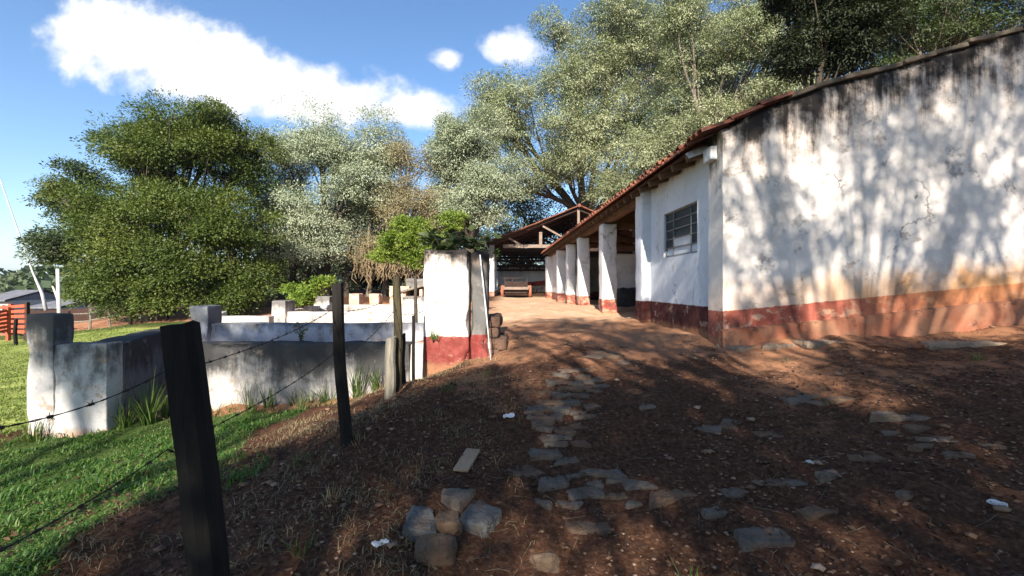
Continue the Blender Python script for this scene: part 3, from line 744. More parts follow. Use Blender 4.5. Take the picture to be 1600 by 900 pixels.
for j, yq in enumerate((SZ+.35, SZ+3.2, SZ+6.0, SZ+8.6, SZ+12.6)):
    tb = W(0, 384, SZ)[2]; m_ = 'palewood' if j == 0 else 'darkwood'; mb = MB()
    mb.beam((sx0+1.1 if j == 0 else sx0+.2, yq, tb), (sx1-.2, yq, tb), .14, .22); mb.beam((sxr-2.55, yq, tb), (sxr-2.55, yq, tb+.95), .2, .16)
    mb.beam((sxr, yq, tb), (sxr, yq, rz_-.1), .16, .16)
    mr_ = MB()
    for sg in (-1, 1):
        mr_.beam((sxr+sg*(sxr-sx0), yq, ez-.12), (sxr, yq, rz_-.15), .1, .16)
        mb.beam((sxr+sg*.15, yq, tb+.1), (sxr+sg*2.4, yq, tb+1.35 if sg < 0 else tb+1.3), .1, .12)
        mb.beam((sxr+sg*3.9, yq, tb+.1), (sxr+sg*4.7, yq, tb+.55), .1, .12)
    obj('roof_truss', mb, M[m_], sh); obj('rafter', mr_, M['darkwood'], sh)
for yq in (SZ+.35, SZ+4.5, SZ+8.6):
    for xq in (sx0+.35, sx1-.5):
        mb = MB(); mb.rough(xq-.17, xq+.17, yq-.17, yq+.17, .5, ez-.15, .3, .03, .015, 2, yq); obj('post', mb, M['column'], sh)
mb = MB(); mb.rough(sx0-.3, sx1, SZ+8.9, SZ+9.2, 1.55, W(0, 414, SZ+9)[2], .4, .02, .02, 1.2, 3)
M['shedwall'] = mat_plaster('shed_wall_plaster', (.66,.66,.66), (1.75,.10,0), mould=.7, top=(3.4,0,0), flake=.4, red=(.30,.04,.03), band_wear=.2, mould_h=1.2)
obj('back_wall', mb, M['shedwall'], sh)
mb = MB(); rd = random.Random(6)
for k in range(46):
    for r_ in range(3):
        x = sx0-.2+k*.28+rd.uniform(-.05, .05)+.14*(r_ % 2); mb.rough(x, x+.27, SZ+8.7, SZ+9.15, .7+r_*.29, .7+r_*.29+.27, .12, .06, .03, 4, k+r_*31)
obj('stone_base', mb, M['brickpier'], sh)
# low rails inside the shed
mb = MB()
for (z, y) in ((3.55, SZ+5.5), (3.2, SZ+7), (2.9, SZ+8)):
    mb.beam((sx0+.3, y, z), (sx1-.3, y, z), .1, .16)
for k in range(9): x = sx0+.8+k*1.3; mb.beam((x, SZ+5.5, 2.9), (x, SZ+5.5, 3.9), .07, .07)
obj('rail', mb, M['darkwood'], sh)

# cart in front of the shed
cz = .78; cx0 = W(784, 0, 28.2)[0]; cx1 = W(829, 0, 28.2)[0]; cm = (cx0+cx1)/2
ct = thing('cart', 'old wooden cart with pale plank bed and dark headboard parked in the open shed', 'cart', (cm, 28.2, cz))
mb = MB(); mb.box(cx0+.12, cx1-.12, 28.2, 30.2, cz+.62, cz+.70); obj('bed', mb, M['palewood'], ct)
for bx_ in ((cx0+.12, cx1-.12, 28.16, 28.2, cz+.55, cz+.72), (cx0+.1, cx0+.18, 28.2, 30.2, cz+.705, cz+.80), (cx1-.18, cx1-.1, 28.2, 30.2, cz+.705, cz+.80)):
    mb = MB(); mb.box(*bx_); obj('edge_plank', mb, M['palewood'], ct)
mb = MB()
for k in range(3): mb.box(cx0+.2, cx1-.2, 29.9, 29.95, cz+.72+k*.13, cz+.83+k*.13)
obj('headboard', mb, M['darkwood'], ct)
mb = MB()
for x in (cx0+.16, cx0+.68, cx1-.16): mb.beam((x, 29.98, cz+.6), (x, 29.98, cz+1.35), .07, .07)
mb.beam((cx0+.1, 29.98, cz+1.33), (cx1-.6, 29.98, cz+1.33), .06, .07); obj('rail', mb, M['darkwood'], ct)
mb = MB(); mb.box(cx0+.2, cx1-.2, 28.4, 30., cz+.3, cz+.6); mb.beam((cx0+.05, 28.9, cz+.36), (cx1-.05, 28.9, cz+.36), .1, .1); obj('chassis', mb, M['darkwood'], ct)
def wheel(x, y, zc, r, wd):
    mb = MB()
    for k in range(18):
        a, b = 2*math.pi*k/18, 2*math.pi*(k+1)/18
        for (r1, r0) in ((r, r*.80),):
            P = [(x+s_*wd/2, y+rr*math.cos(t_), zc+rr*math.sin(t_)) for t_ in (a, b) for rr in (r0, r1) for s_ in (-1, 1)]
            i = len(mb.v); mb.v += P
            mb.f += [(i+2, i+3, i+7, i+6), (i, i+4, i+5, i+1), (i, i+2, i+6, i+4), (i+1, i+5, i+7, i+3)]
    for k in range(8):
        a = 2*math.pi*k/8; mb.beam((x, y, zc), (x, y+r*.85*math.cos(a), zc+r*.85*math.sin(a)), .06, .07)
    mb.tube([(x-wd*.7, y, zc), (x+wd*.7, y, zc)], r*.2, 10)
    return mb
for x in (cx0+.02, cx1-.02): obj('wheel', wheel(x, 28.9, cz+.42, .42, .17), M['wheelred'], ct)

# ------------------------------------------------------------------ gate pillar beside the road
GZ_ = 6.3
gp = thing('gate_pillar', 'white plastered gate pillar with red base and a dark vertical crack', 'pillar', (-.95, GZ_, .31))
x0 = W(661, 0, GZ_)[0]; xm = W(733, 0, GZ_)[0]; x1 = W(763, 0, GZ_)[0]
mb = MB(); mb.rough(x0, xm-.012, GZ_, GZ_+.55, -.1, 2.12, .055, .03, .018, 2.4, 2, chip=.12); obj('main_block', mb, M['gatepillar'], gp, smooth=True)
mb = MB(); mb.rough(xm+.014, x1, GZ_+.03, GZ_+.5, .0, 2.10, .06, .05, .022, 2.4, 7, chip=.09, taper=.10); obj('split_block', mb, M['gatestub'], gp, smooth=True, label='narrower block split off along the crack, its shade put into the grey')
mb = MB(); rd = random.Random(12)
for r_ in range(6):
    for k in range(3):
        w_ = rd.uniform(.16, .26); xx = x1-.22+k*.2+rd.uniform(-.03, .03)-.035*r_*(k*.5)
        if k == 2 and r_ > 3: continue
        mb.rough(xx, xx+w_, GZ_+.12+rd.uniform(-.04, .25)*(1 if k < 2 else 1.6), GZ_+1.1, .18+r_*.155, .18+r_*.155+.165, .06, .04, .025, 5, r_*5+k)
obj('broken_masonry', mb, M['rubble'], gp, smooth=True, label='dark broken masonry behind the pillar')
# leaning pipe
mb = MB(); a = Vector((W(750, 398, GZ_-.1))); b = Vector(W(768, 575, GZ_-.28)); mb.tube([a, a.lerp(b, .5)+Vector((.004, 0, 0)), b], [.009, .010, .008], 8); mb.tube([a.lerp(b, .78), a.lerp(b, .84)], .016, 8)
obj('metal_pipe', mb, M['pipe'], None, smooth=True, label='thin pale metal pipe leaning on the gate pillar', cat='pipe', origin=tuple(b))

# ------------------------------------------------------------------ concrete pens
FW = 6.6
xl = W(258, 0, FW)[0]; xr = W(659, 0, FW)[0]; ft = W(0, 536, FW)[2]
pen = thing('concrete_pen', 'old concrete animal pens with low mouldy walls behind the wire fence', 'pen', (-4, 9, 0))
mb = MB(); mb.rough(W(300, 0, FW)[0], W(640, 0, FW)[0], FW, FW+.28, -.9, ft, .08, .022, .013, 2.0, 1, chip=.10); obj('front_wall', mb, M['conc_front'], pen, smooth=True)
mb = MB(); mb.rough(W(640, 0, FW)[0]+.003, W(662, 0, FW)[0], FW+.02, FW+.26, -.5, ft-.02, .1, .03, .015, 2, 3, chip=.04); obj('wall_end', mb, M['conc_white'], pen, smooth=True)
# left piers
LZ = 5.8
mb = MB(); mb.rough(W(40, 0, LZ)[0], W(83, 0, LZ)[0], LZ, LZ+.29, -1., W(0, 491, LZ)[2], .06, .02, .008, 2.4, 5, chip=.035); obj('pier', mb, M['conc_left'], pen, smooth=True)
mb = MB(); mb.rough(W(83, 0, LZ)[0]+.003, W(166, 0, LZ)[0], LZ-.004, LZ+.26, -1., W(0, 537, LZ)[2], .06, .02, .008, 2.4, 6, chip=.035); obj('pier', mb, M['conc_left'], pen, smooth=True)
# side wall from the left piers back to the next cross wall
a = Vector((W(176, 0, 6.05)[0], 6.03, 0)); b = Vector((W(262, 0, 8.3)[0], 8.3, 0))
def wall_seg(mb, a, b, th, z0, z1, seed, step=.12, r=.03):
    a = Vector(a); b = Vector(b); d = b-a; L = d.length; an = math.atan2(d.y, d.x)
    m = Matrix.Translation((a.x, a.y, 0)) @ Matrix.Rotation(an, 4, 'Z')
    mb.rough(0, L, 0, th, z0, z1, step, r*.7, .012, 2.0, seed, m, chip=.09)
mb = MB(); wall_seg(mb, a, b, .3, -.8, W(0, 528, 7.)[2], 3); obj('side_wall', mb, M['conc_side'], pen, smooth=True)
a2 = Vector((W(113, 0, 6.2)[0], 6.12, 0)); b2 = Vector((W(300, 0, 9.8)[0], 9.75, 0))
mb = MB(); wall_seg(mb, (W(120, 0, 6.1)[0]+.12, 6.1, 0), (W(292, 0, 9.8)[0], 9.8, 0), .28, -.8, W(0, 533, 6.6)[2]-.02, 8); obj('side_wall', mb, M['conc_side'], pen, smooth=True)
# cross walls
PZ = 9.8
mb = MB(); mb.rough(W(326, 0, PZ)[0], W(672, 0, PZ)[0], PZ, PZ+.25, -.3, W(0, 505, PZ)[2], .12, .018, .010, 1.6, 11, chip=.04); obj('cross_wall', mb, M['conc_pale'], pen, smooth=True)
def pier(px0, px1, py, Z, dep, mat='conc_white', zb=-.3, seed=1, name='pier'):
    mb = MB(); mb.rough(W(px0, 0, Z)[0], W(px1, 0, Z)[0], Z, Z+dep, zb, W(0, py, Z)[2], .1, .02, .014, 2.2, seed, chip=.06)
    return obj(name, mb, M[mat], pen, smooth=True)
pier(296, 324, 478, PZ-.1, .5, 'conc_pale', -.3, 21)
pier(424, 446, 470, 13.2, .6, 'conc_white', -.2, 22)
pier(490, 515, 463, 17.2, .6, 'conc_white', 0, 23)
pier(545, 561, 459, 18.2, .5, 'brickpier', 0, 24); pier(577, 592, 459, 18.2, .5, 'brickpier', 0, 25)
pier(608, 640, 447, 20.5, .4, 'brickpier', 0, 26, 'brick_wall')
pier(440, 700, 487, 13.3, .25, 'conc_white', -.2, 31, 'cross_wall')
pier(510, 705, 476, 16.4, .25, 'conc_white', 0, 32, 'cross_wall')
pier(336, 420, 494, 12.0, .3, 'conc_white', -.2, 33, 'trough_wall')
mb = MB(); wall_seg(mb, (W(334, 0, 12)[0], 12.05, 0), (W(355, 0, 14.5)[0], 14.5, 0), .25, -.2, W(0, 494, 12)[2]-.01, 34, .2); obj('trough_wall', mb, M['conc_white'], pen, smooth=True)
mb = MB(); wall_seg(mb, (W(446, 0, 13.6)[0], 13.56, 0), (W(500, 0, 17.2)[0], 17.2, 0), .25, -.2, .8, 36, .2); obj('side_wall', mb, M['conc_white'], pen, smooth=True)
# brick oven / kennel with slanting slab
oz = 19.5
ov = thing('brick_kennel', 'small brick kennel with a slanting slab roof behind the pens', 'kennel', W(648, 474, oz))
def wpt(px, py): return W(px, py, oz)
mb = MB(); mb.rough(W(628, 0, oz)[0], W(672, 0, oz)[0], oz, oz+1.2, .3, W(0, 463, oz)[2], .15, .04, .03, 2.5, 3, chip=.08); obj('base', mb, M['conc_white'], ov)
mb = MB()
for (p0, p1) in ((630, 634), (655, 660)):
    mb = MB(); mb.rough(W(p0, 0, oz)[0], W(p1, 0, oz)[0], oz, oz+1.1, W(0, 463, oz)[2]-.02, W(0, 452, oz)[2], .1, .02, .02, 3, p0); obj('side_pier', mb, M['brickpier'], ov)
m = Matrix.Translation(W(648, 450, oz)) @ Matrix.Rotation(R(-16), 4, 'Y')
mb = MB(); mb.rough(-.75, .75, -.15, 1.3, -.05, .05, .15, .02, .02, 3, 4, m); obj('roof_slab', mb, M['stump'], ov)
mb = MB(); m = Matrix.Translation(W(648, 444, oz+1.2)); mb.rough(-.45, .45, 0, .5, -.6, .25, .12, .1, .06, 3, 5, m); obj('chimney_block', mb, M['conc_white'], ov)

# ------------------------------------------------------------------ fence posts and wire
def post_mb(p0, p1, w0, w1, seed, n=26, sides=9, notch=True):
    mb = MB(); p0 = Vector(p0); p1 = Vector(p1)
    pts = []; i0 = 0; rd = random.Random(seed)
    prof = [1+rd.uniform(-.13, .13) for _ in range(sides)]
    ax = (p1-p0).normalized(); X = Vector((1, 0, 0)); Y = ax.cross(X).normalized()
    for k in range(n+1):
        t = k/n; c = p0.lerp(p1, t); r = (w0+(w1-w0)*t)/2
        c = c+Vector((mnoise.noise(Vector((t*2.5, seed, 1)))*.02, mnoise.noise(Vector((t*2.5, seed, 5)))*.02, 0))
        for j in range(sides):
            a = 2*math.pi*j/sides
            # squarish section
            cx, sx_ = math.cos(a), math.sin(a); q = (abs(cx)**4+abs(sx_)**4)**-.25
            rr = r*prof[j]*(.55+.45*q)*(1+.07*mnoise.noise(Vector((cx*2, sx_*2, t*9+seed))))
            v = c+(X*cx+Y*sx_)*rr
            if k == n: v += ax*(cx*.012+rd.uniform(-.008, .008))
            mb.v.append(tuple(v))
    for k in range(n):
        for j in range(sides):
            a = k*sides+j; b = k*sides+(j+1) % sides; mb.f.append((a, b, b+sides, a+sides))
    mb.f.append(tuple(n*sides+j for j in range(sides)))
    return mb
def add_post(px_t, py_t, px_b, py_b, Z, wt, wb, seed, mat, label, extra=.25, group='timber posts of the wire fence'):
    t = Vector(W(px_t, py_t, Z)); b = Vector(W(px_b, py_b, Z)); d = (b-t).normalized()
    gz = h1(b.x, b.y)
    if b.z > gz: b = b+d*((b.z-gz)/max(.2, -d.z))
    o = b+d*.25
    mb = post_mb(o, t, wb, wt, seed)
    return obj('fence_post', mb, M[mat], None, smooth=False, label=label, cat='fence post', group=group, origin=tuple(b))
add_post(280, 506, 322, 900, 1.8, .118, .132, 1.3, 'post', 'thick black fence post nearest the camera, leaning left over the grass')
add_post(527, 444, 541, 700, 3.7, .098, .108, 2.7, 'post', 'slim dark fence post standing between the grass and the road')
add_post(621, 432, 621, 603, 5.35, .088, .125, 4.1, 'postpale', 'lichen-covered fence post with a pointed top beside the gate pillar')
add_post(611, 528, 610, 606, 5.2, .115, .135, 6.2, 'stump', 'short pale grey stump post leaning beside the lichen-covered post')
add_post(629, 522, 629, 590, 5.6, .07, .08, 7.2, 'post', 'short dark post tucked behind the lichen-covered post')
add_post(646, 493, 646, 545, 6.15, .045, .05, 8.2, 'post', 'thin dark stake standing just left of the gate pillar')

def wire(pts, label, seed, barb=.115):
    mb = MB(); rd = random.Random(seed); P = []
    for (a, b) in zip(pts, pts[1:]):
        a = Vector(a); b = Vector(b); n = max(8, int((b-a).length/.04))
        for k in range(n):
            t = k/n; p = a.lerp(b, t); p.z -= .035*4*t*(1-t); P.append(p)
    P.append(Vector(pts[-1]))
    for ph in (0, math.pi):
        Q = []; s = 0
        for i, p in enumerate(P):
            s += (P[i]-P[i-1]).length if i else 0
            Q.append(p+Vector((math.cos(s*60+ph), 0, math.sin(s*60+ph)))*.0019)
        mb.tube(Q, .0017, 5)
    s = 0; nxt = .05
    for i in range(1, len(P)):
        s += (P[i]-P[i-1]).length
        if s > nxt:
            nxt += barb+rd.uniform(-.01, .01); d = (P[i]-P[i-1]).normalized()
            mb.tube([P[i]-d*.007, P[i]+d*.007], .0052, 6)
            for q in range(4):
                a = rd.uniform(0, 6.28); u = Vector((math.cos(a), d.x*.4+rd.uniform(-.4, .4), math.sin(a))).normalized()
                mb.tube([P[i], P[i]+u*.016], [.0016, .0006], 4)
    return obj('barbed_wire', mb, M['wire'], None, label=label, cat='barbed wire', group='barbed wire strands of the fence', origin=tuple(P[0]))
wire([(-1.46, .7, 1.2), W(-60, 678, 1.13), W(258, 580, 1.74), W(302, 573, 1.86), W(519, 484, 3.66), W(545, 486, 3.76), W(614, 462, 5.3), W(660, 462, 6.25)], 'upper barbed wire strand running from post to post at chest height', 1)
wire([(-1.46, .9, .86), W(262, 702, 1.75), W(306, 680, 1.86), W(522, 552, 3.66), W(548, 550, 3.76), W(614, 488, 5.3), W(660, 487, 6.25)], 'lower barbed wire strand sagging over the sunlit grass', 2)

# ------------------------------------------------------------------ far left: red cattle fence, poles, sheds
cf = thing('cattle_fence', 'red painted slatted timber cattle fence at the far edge of the lawn', 'fence', W(20, 520, 19))
A = Vector(W(42, 474, 18.5)); B = Vector(W(-40, 482, 24)); 
for k in range(5):
    t = k/4; p = A.lerp(B, t); zb = h1(p.x, p.y)
    mb = MB(); mb.beam((p.x, p.y, zb-.2), (p.x, p.y, p.z+.05), .13, .13); obj('post', mb, M['darkwood' if k == 0 else 'redwood'], cf)
for k in range(6):
    p = A+Vector((0, -.08, -.1-k*.22)); q = B+Vector((0, -.08, -.05-k*.22)); mb = MB(); mb.beam(p, q, .04, .13); obj('slat', mb, M['redwood'], cf)
cf2 = thing('gate', 'red slatted timber gate swung open in front of the cattle fence', 'gate', W(8, 520, 17.5))
for k in range(6):
    p = Vector(W(12, 485+k*6.2, 17.5)); q = Vector(W(-24, 492+k*6.2, 16.5)); mb = MB(); mb.beam(p, q, .04, .10); obj('slat', mb, M['redwood'], cf2)
mb = MB(); p = Vector(W(13, 480, 17.5)); mb.beam((p.x, p.y, -.62), (p.x, p.y, p.z), .1, .1); obj('post', mb, M['redwood'], cf2)
add_post(24, 499, 24, 521, 16.6, .11, .12, 3, 'post', 'short dark post on the lawn in front of the red cattle fence', group='old posts around the lawn')
# leaning pole and short pole
mb = MB(); a = Vector(W(72, 485, 40)); b = Vector(W(0, 280, 40)); c = b+(b-a)*.6
mb.tube([a, a.lerp(b, .12)+Vector((.15, 0, .1)), a.lerp(b, .3), b, c], [.15, .13, .07, .05, .04], 8)
obj('leaning_pole', mb, M['greypole'], None, smooth=True, label='tall thin whitish pole leaning left above the distant sheds', cat='pole', origin=tuple(a))
pl = thing('dead_post', 'short bleached trunk post with a broken side branch behind the left pier', 'post', (W(94, 0, 12)[0], 12, h1(W(94, 0, 12)[0], 12)))
p0 = Vector(pl.location); mb = MB(); mb.tube([p0-Vector((0, 0, .2)), p0+Vector((-.02, 0, 1.2)), Vector(W(90, 420, 12))], [.055, .048, .04], 8); obj('trunk', mb, M['greypole'], pl, smooth=True)
mb = MB(); mb.tube([Vector(W(91, 470, 12)), Vector(W(87, 458, 12)), Vector(W(82, 447, 12))], [.035, .03, .02], 6); obj('branch', mb, M['greypole'], pl, smooth=True)
# earth bank with rough rail fence below the left tree
rl = thing('rail_fence', 'rough pole rail fence running along the earth bank under the green tree', 'fence', W(200, 500, 19.5))
prev = None
for k, px in enumerate((108, 140, 172, 205, 228, 245, 262, 300, 345, 385)):
    Z = 19.6+k*.12; x = W(px, 0, Z)[0]; zb = h1(x, Z); tp = Vector((x+.08*math.sin(k*2.1), Z, zb+.95+.12*math.sin(k*3.3)))
    mb = MB(); mb.tube([(x, Z, zb-.2), tp], [.05, .04], 6); obj('post', mb, M['stump' if k % 3 else 'post'], rl)
    if prev is not None:
        for dz in (.15, .5):
            mb = MB(); mb.tube([prev-Vector((0, 0, dz)), tp-Vector((0, 0, dz+.05*math.sin(k)))], .03, 6); obj('rail', mb, M['stump'], rl)
    prev = tp
def far_building(name, label, px0, px1, py0, py1, Z, dep, wm_, rm, ridge=1.5, cat='building'):
    x0, x1 = W(px0, 0, Z)[0], W(px1, 0, Z)[0]; zt = W(0, py0, Z)[2]; zb = min(W(0, py1, Z)[2], h1((x0+x1)/2, Z))-.3
    o = thing(name, label, cat, ((x0+x1)/2, Z, zb)); mb = MB(); mb.box(x0, x1, Z, Z+dep, zb, zt); obj('wall', mb, M[wm_], o)
    mb = MB(); y = Z+dep/2; e = (x1-x0)*.04
    for (ya, yb) in ((Z-.5, y), (Z+dep+.5, y)):
        mb.quad((x0-e, ya, zt-.05), (x1+e, ya, zt-.05), (x1+e, yb, zt+ridge), (x0-e, yb, zt+ridge))
        mb.quad((x0-e, ya, zt+.12), (x1+e, ya, zt+.12), (x1+e, yb, zt+ridge+.17), (x0-e, yb, zt+ridge+.17))
        mb.quad((x0-e, ya, zt-.05), (x1+e, ya, zt-.05), (x1+e, ya, zt+.12), (x0-e, ya, zt+.12))
    for xx in (x0, x1): mb.tri((xx, Z, zt), (xx, Z+dep, zt), (xx, y, zt+ridge))
    obj('roof', mb, M[rm], o)
    n = 3
    for k in range(n):
        xa = x0+(k+.3)*(x1-x0)/n; mb = MB(); mb.box(xa, xa+(x1-x0)/n*.4, Z-.03, Z+.1, zb+(zt-zb)*.45, zb+(zt-zb)*.8)
        obj('window', mb, M['darkwood'], o)
    return o
far_building('warehouse', 'white roofed warehouse far off at the foot of the hills', 10, 38, 461, 468, 210, 25, 'wallfar', 'white', 2.2)
far_building('warehouse', 'paler warehouse roof behind and right of the nearer warehouse', 30, 54, 459, 466, 250, 25, 'white', 'white', 2.4)
far_building('farm_shed', 'dark grey roofed farm shed behind the red cattle fence', -30, 14, 470, 500, 48, 7, 'wallfar', 'roofgrey', 1.0, 'shed')
far_building('low_shed', 'low grey roofed shed beyond the lawn beside the leaning pole', 50, 96, 481, 500, 44, 6, 'wallfar', 'roofgrey', .6, 'shed')

# ------------------------------------------------------------------ distant wood (reads as one mass)
_r = np.random.RandomState(52); Pq = []; Vr = []
for k in range(260):
    Y = _r.uniform(70, 420); X = _r.uniform(-1.32, -.62)*Y if k % 3 else _r.uniform(-1.3, 1.0)*Y; h = _r.uniform(3, 8); r = h*_r.uniform(.4, .75); v0 = _r.uniform(0, 1); z0 = h1(X, Y)
    for j in range(130):
        d = _r.normal(size=3); d /= np.linalg.norm(d); d[2] = abs(d[2]); Pq.append((X+d[0]*r*_r.uniform(.6, 1), Y+d[1]*r, z0+h*.25+d[2]*h*.7*_r.uniform(.5, 1))); Vr.append((.6*v0+.4*_r.uniform(), h))
Pq = np.array(Pq); Vr = np.array(Vr); D_ = _r.normal(size=Pq.shape); D_ /= np.linalg.norm(D_, axis=1, keepdims=True); S_ = np.cross(D_, _r.normal(size=Pq.shape)); S_ /= np.linalg.norm(S_, axis=1, keepdims=True); sz = (Vr[:, 1]*.13)[:, None]
VV = np.stack([Pq-D_*sz, Pq+S_*sz*.7, Pq+D_*sz, Pq-S_*sz*.7], 1).reshape(-1, 3)
set_tags(fast_mesh('distant_wood', VV, np.arange(len(VV)).reshape(-1, 4), M['leaf_far'], None, Vr[:, 0]), 'far scattered wood of small trees in front of the hills', 'wood', kind='stuff')

# ------------------------------------------------------------------ trees
def leaf_arrays(P, D, L, Wd, rng, N0=None):
    """P (n,3) leaf base, D (n,3) direction -> rhombus leaves folded along the midrib"""
    n = len(P); D = D/np.linalg.norm(D, axis=1, keepdims=True)
    u = rng.normal(size=(n, 3)); u[:, 2] += .9
    if N0 is not None: u = N0+1e-4*u
    S = np.cross(D, u); S /= (np.linalg.norm(S, axis=1, keepdims=True)+1e-9)
    Nn = np.cross(S, D)
    L = L[:, None]; Wd = Wd[:, None]
    mid = P+D*L*.45
    V = np.empty((n, 4, 3)); V[:, 0] = P; V[:, 1] = mid+S*Wd*.5+Nn*Wd*.12; V[:, 2] = P+D*L-Nn*L*.06; V[:, 3] = mid-S*Wd*.5+Nn*Wd*.12
    f = np.arange(n*4).reshape(n, 4)
    return V.reshape(-1, 3), f

def lobes_px(lst):
    out = []
    for (px, py, Z, rx, ry) in lst:
        x, y, z = W(px, py, Z); a = rx*Z/F; b = ry*Z/F
        out.append((x, y, z, a, (a+b)*.5*1.0, b))
    return out

def make_tree(name, label, cat, base, lobes, leaf, bark, seed, trunk_r=.3, leaf_len=.22, leaf_w=.45, clumps=60, per=45, csz=.42, droop=.2, fork=.45, group=None, gaps=.0, twigs=9, shell=.62, flat=.72, extra_trunks=(), sub=6):
    rng = np.random.RandomState(seed); rd = random.Random(seed)
    base = (base[0], base[1], h1(base[0], base[1]) if base[2] is None else base[2])
    t = thing(name, label, cat, base, 0, group)
    # --- foliage: lobes -> sub-lobes -> clumps -> leaves
    C = []; CD = []; SV = []
    sizes = np.array([(a*b*c)**(2/3) for (_, _, _, a, b, c) in lobes]); sizes /= sizes.mean()
    subs_all = []
    for li, (x, y, z, a, b, c) in enumerate(lobes):
        ns = max(6, int(sub*1.6*sizes[li]**.5))
        subs = []
        for k in range(ns):
            d = rng.normal(size=3); d /= np.linalg.norm(d); rr = rng.uniform(.30, .76)
            subs.append((x+d[0]*a*rr, y+d[1]*b*rr, z+d[2]*c*rr, rng.uniform(.27, .43), rng.uniform(0, 1)))
        subs_all.append(subs)
        n = int(clumps*sizes[li])
        for k in range(n):
            sx_, sy_, sz_, sr, sv_ = subs[rng.randint(ns)]
            SV.append(sv_)
            if k % 7 == 0:
                d = rng.normal(size=3); d /= np.linalg.norm(d); rr = rng.uniform(.1, .62)
                C.append((x+d[0]*a*rr, y+d[1]*b*rr, z+d[2]*c*rr)); CD.append(d); continue
            d = rng.normal(size=3); d[2] = d[2]*.9+.25; d /= np.linalg.norm(d)
            rr = (shell+(1-shell)*rng.uniform()**.6)*sr*1.15*(1+.25*rng.normal()*.4)
            C.append((sx_+d[0]*a*rr, sy_+d[1]*b*rr, sz_+d[2]*c*rr*.85)); CD.append(d)
    C = np.array(C); CD = np.array(CD); SV = np.array(SV)
    if gaps:
        keep = np.array([mnoise.noise(Vector(p)*.45+Vector((seed, 0, 0))) > -gaps*.0-.5+gaps for p in C]); C = C[keep]; CD = CD[keep]
    nC = len(C); cv = rng.uniform(0, 1, nC)
    cs = csz*rng.uniform(.6, 1.35, nC)
    idx = np.repeat(np.arange(nC), per); n = len(idx)
    q = rng.normal(size=(n, 3)); q /= np.linalg.norm(q, axis=1, keepdims=True); q[:, 2] = np.abs(q[:, 2])*1.15-.35*rng.uniform(0, 1, n)
    off = q*(rng.uniform(.35, 1.05, n)**.6)[:, None]*cs[idx][:, None]*np.array([1, 1, flat*1.25])
    P = C[idx]+off
    D = off/cs[idx][:, None]*.9+CD[idx]*.5+rng.normal(size=(n, 3))*.5; D[:, 2] -= droop*1.6
    L = leaf_len*rng.uniform(.6, 1.3, n); Wd = L*leaf_w*rng.uniform(.7, 1.2, n)
    N0 = q*.75+CD[idx]*.7+np.array([0, -.12, .55])+rng.normal(size=(n, 3))*.38
    V, f = leaf_arrays(P, D, L, Wd, rng, N0)
    var = np.clip(.42*SV[idx]+.33*cv[idx]+.25*rng.uniform(0, 1, n)+.08*rng.normal(size=n), 0, 1)
    fast_mesh('crown', V, f, M[leaf], t, var)
    # --- trunk, limbs, twigs
    mb = MB(); base = Vector(base); cen = Vector(C.mean(0)); zmin = C[:, 2].min()
    fk = base.lerp(Vector((cen.x, cen.y, cen.z)), fork); fk.x = base.x+(cen.x-base.x)*fork*.5; fk.y = base.y+(cen.y-base.y)*fork*.5
    tr = []
    for k in range(9):
        q = k/8; p = base.lerp(fk, q); p += Vector((mnoise.noise(Vector((q*2, seed, 0))), mnoise.noise(Vector((q*2, seed, 4))), 0))*trunk_r*1.2*q
        tr.append(p)
    tr[0] = tr[0]-Vector((0, 0, .3))
    mb.tube(tr, [trunk_r*(1.5 if k == 0 else 1.15-.045*k if k > 1 else 1.2) for k in range(9)], 10)
    top = tr[-1]
    for li, (x, y, z, a, b, c) in enumerate(lobes):
        q = Vector((x, y, z-c*.15)); m1 = top.lerp(q, .4)+Vector((rd.uniform(-1, 1), rd.uniform(-1, 1), rd.uniform(-.2, .8)))*.14*(q-top).length
        r0 = trunk_r*rd.uniform(.42, .6)
        pts = []
        for k in range(8):
            u = k/7; p = (1-u)**2*top+2*u*(1-u)*m1+u*u*q
            p += mnoise.noise_vector(Vector((u*3, li, seed)))*.10*(q-top).length*u*(1-u)*2
            pts.append(p)
        mb.tube(pts, [r0*(1-.78*k/7) for k in range(8)], 7, False)
        for (sx_, sy_, sz_, sr, sv_) in subs_all[li]:
            s0 = pts[rd.randint(3, 7)]; s1 = Vector((sx_, sy_, sz_)); mm = s0.lerp(s1, .5)+mnoise.noise_vector(Vector((sx_, sy_, sz_)))*.18*(s1-s0).length
            pp = [(1-u)**2*s0+2*u*(1-u)*mm+u*u*s1 for u in (0, .25, .5, .75, 1)]
            mb.tube(pp, [r0*.30, r0*.26, r0*.21, r0*.16, r0*.10], 5, False)
            for _ in range(twigs):
                c2 = C[rd.randrange(nC)]
                best = None
                for __ in range(5):
                    cc = Vector(C[rd.randrange(nC)]);
                    if best is None or (cc-s1).length < (best-s1).length: best = cc
                if (best-s1).length < max(a, b, c)*1.2:
                    mm = s1.lerp(best, .5)+Vector((rd.uniform(-1, 1), rd.uniform(-1, 1), rd.uniform(-.5, 1)))*.1*(best-s1).length
                    mb.tube([s1, mm, best], [r0*.10, r0*.07, r0*.035], 4, False)
    for (bx, by, r, hx_, hz) in extra_trunks:
        zb = h1(bx, by); pts = [Vector((bx, by, zb-.2))]
        for k in range(1, 7): pts.append(Vector((bx+hx_*k/6+mnoise.noise(Vector((k*.6, bx, by)))*.25, by+mnoise.noise(Vector((k*.6, by, bx)))*.25, zb+hz*k/6)))
        mb.tube(pts, [r*(1.35 if k == 0 else 1-.07*k) for k in range(7)], 8, False)
    obj('trunk', mb, M[bark], t, smooth=True)
    return t

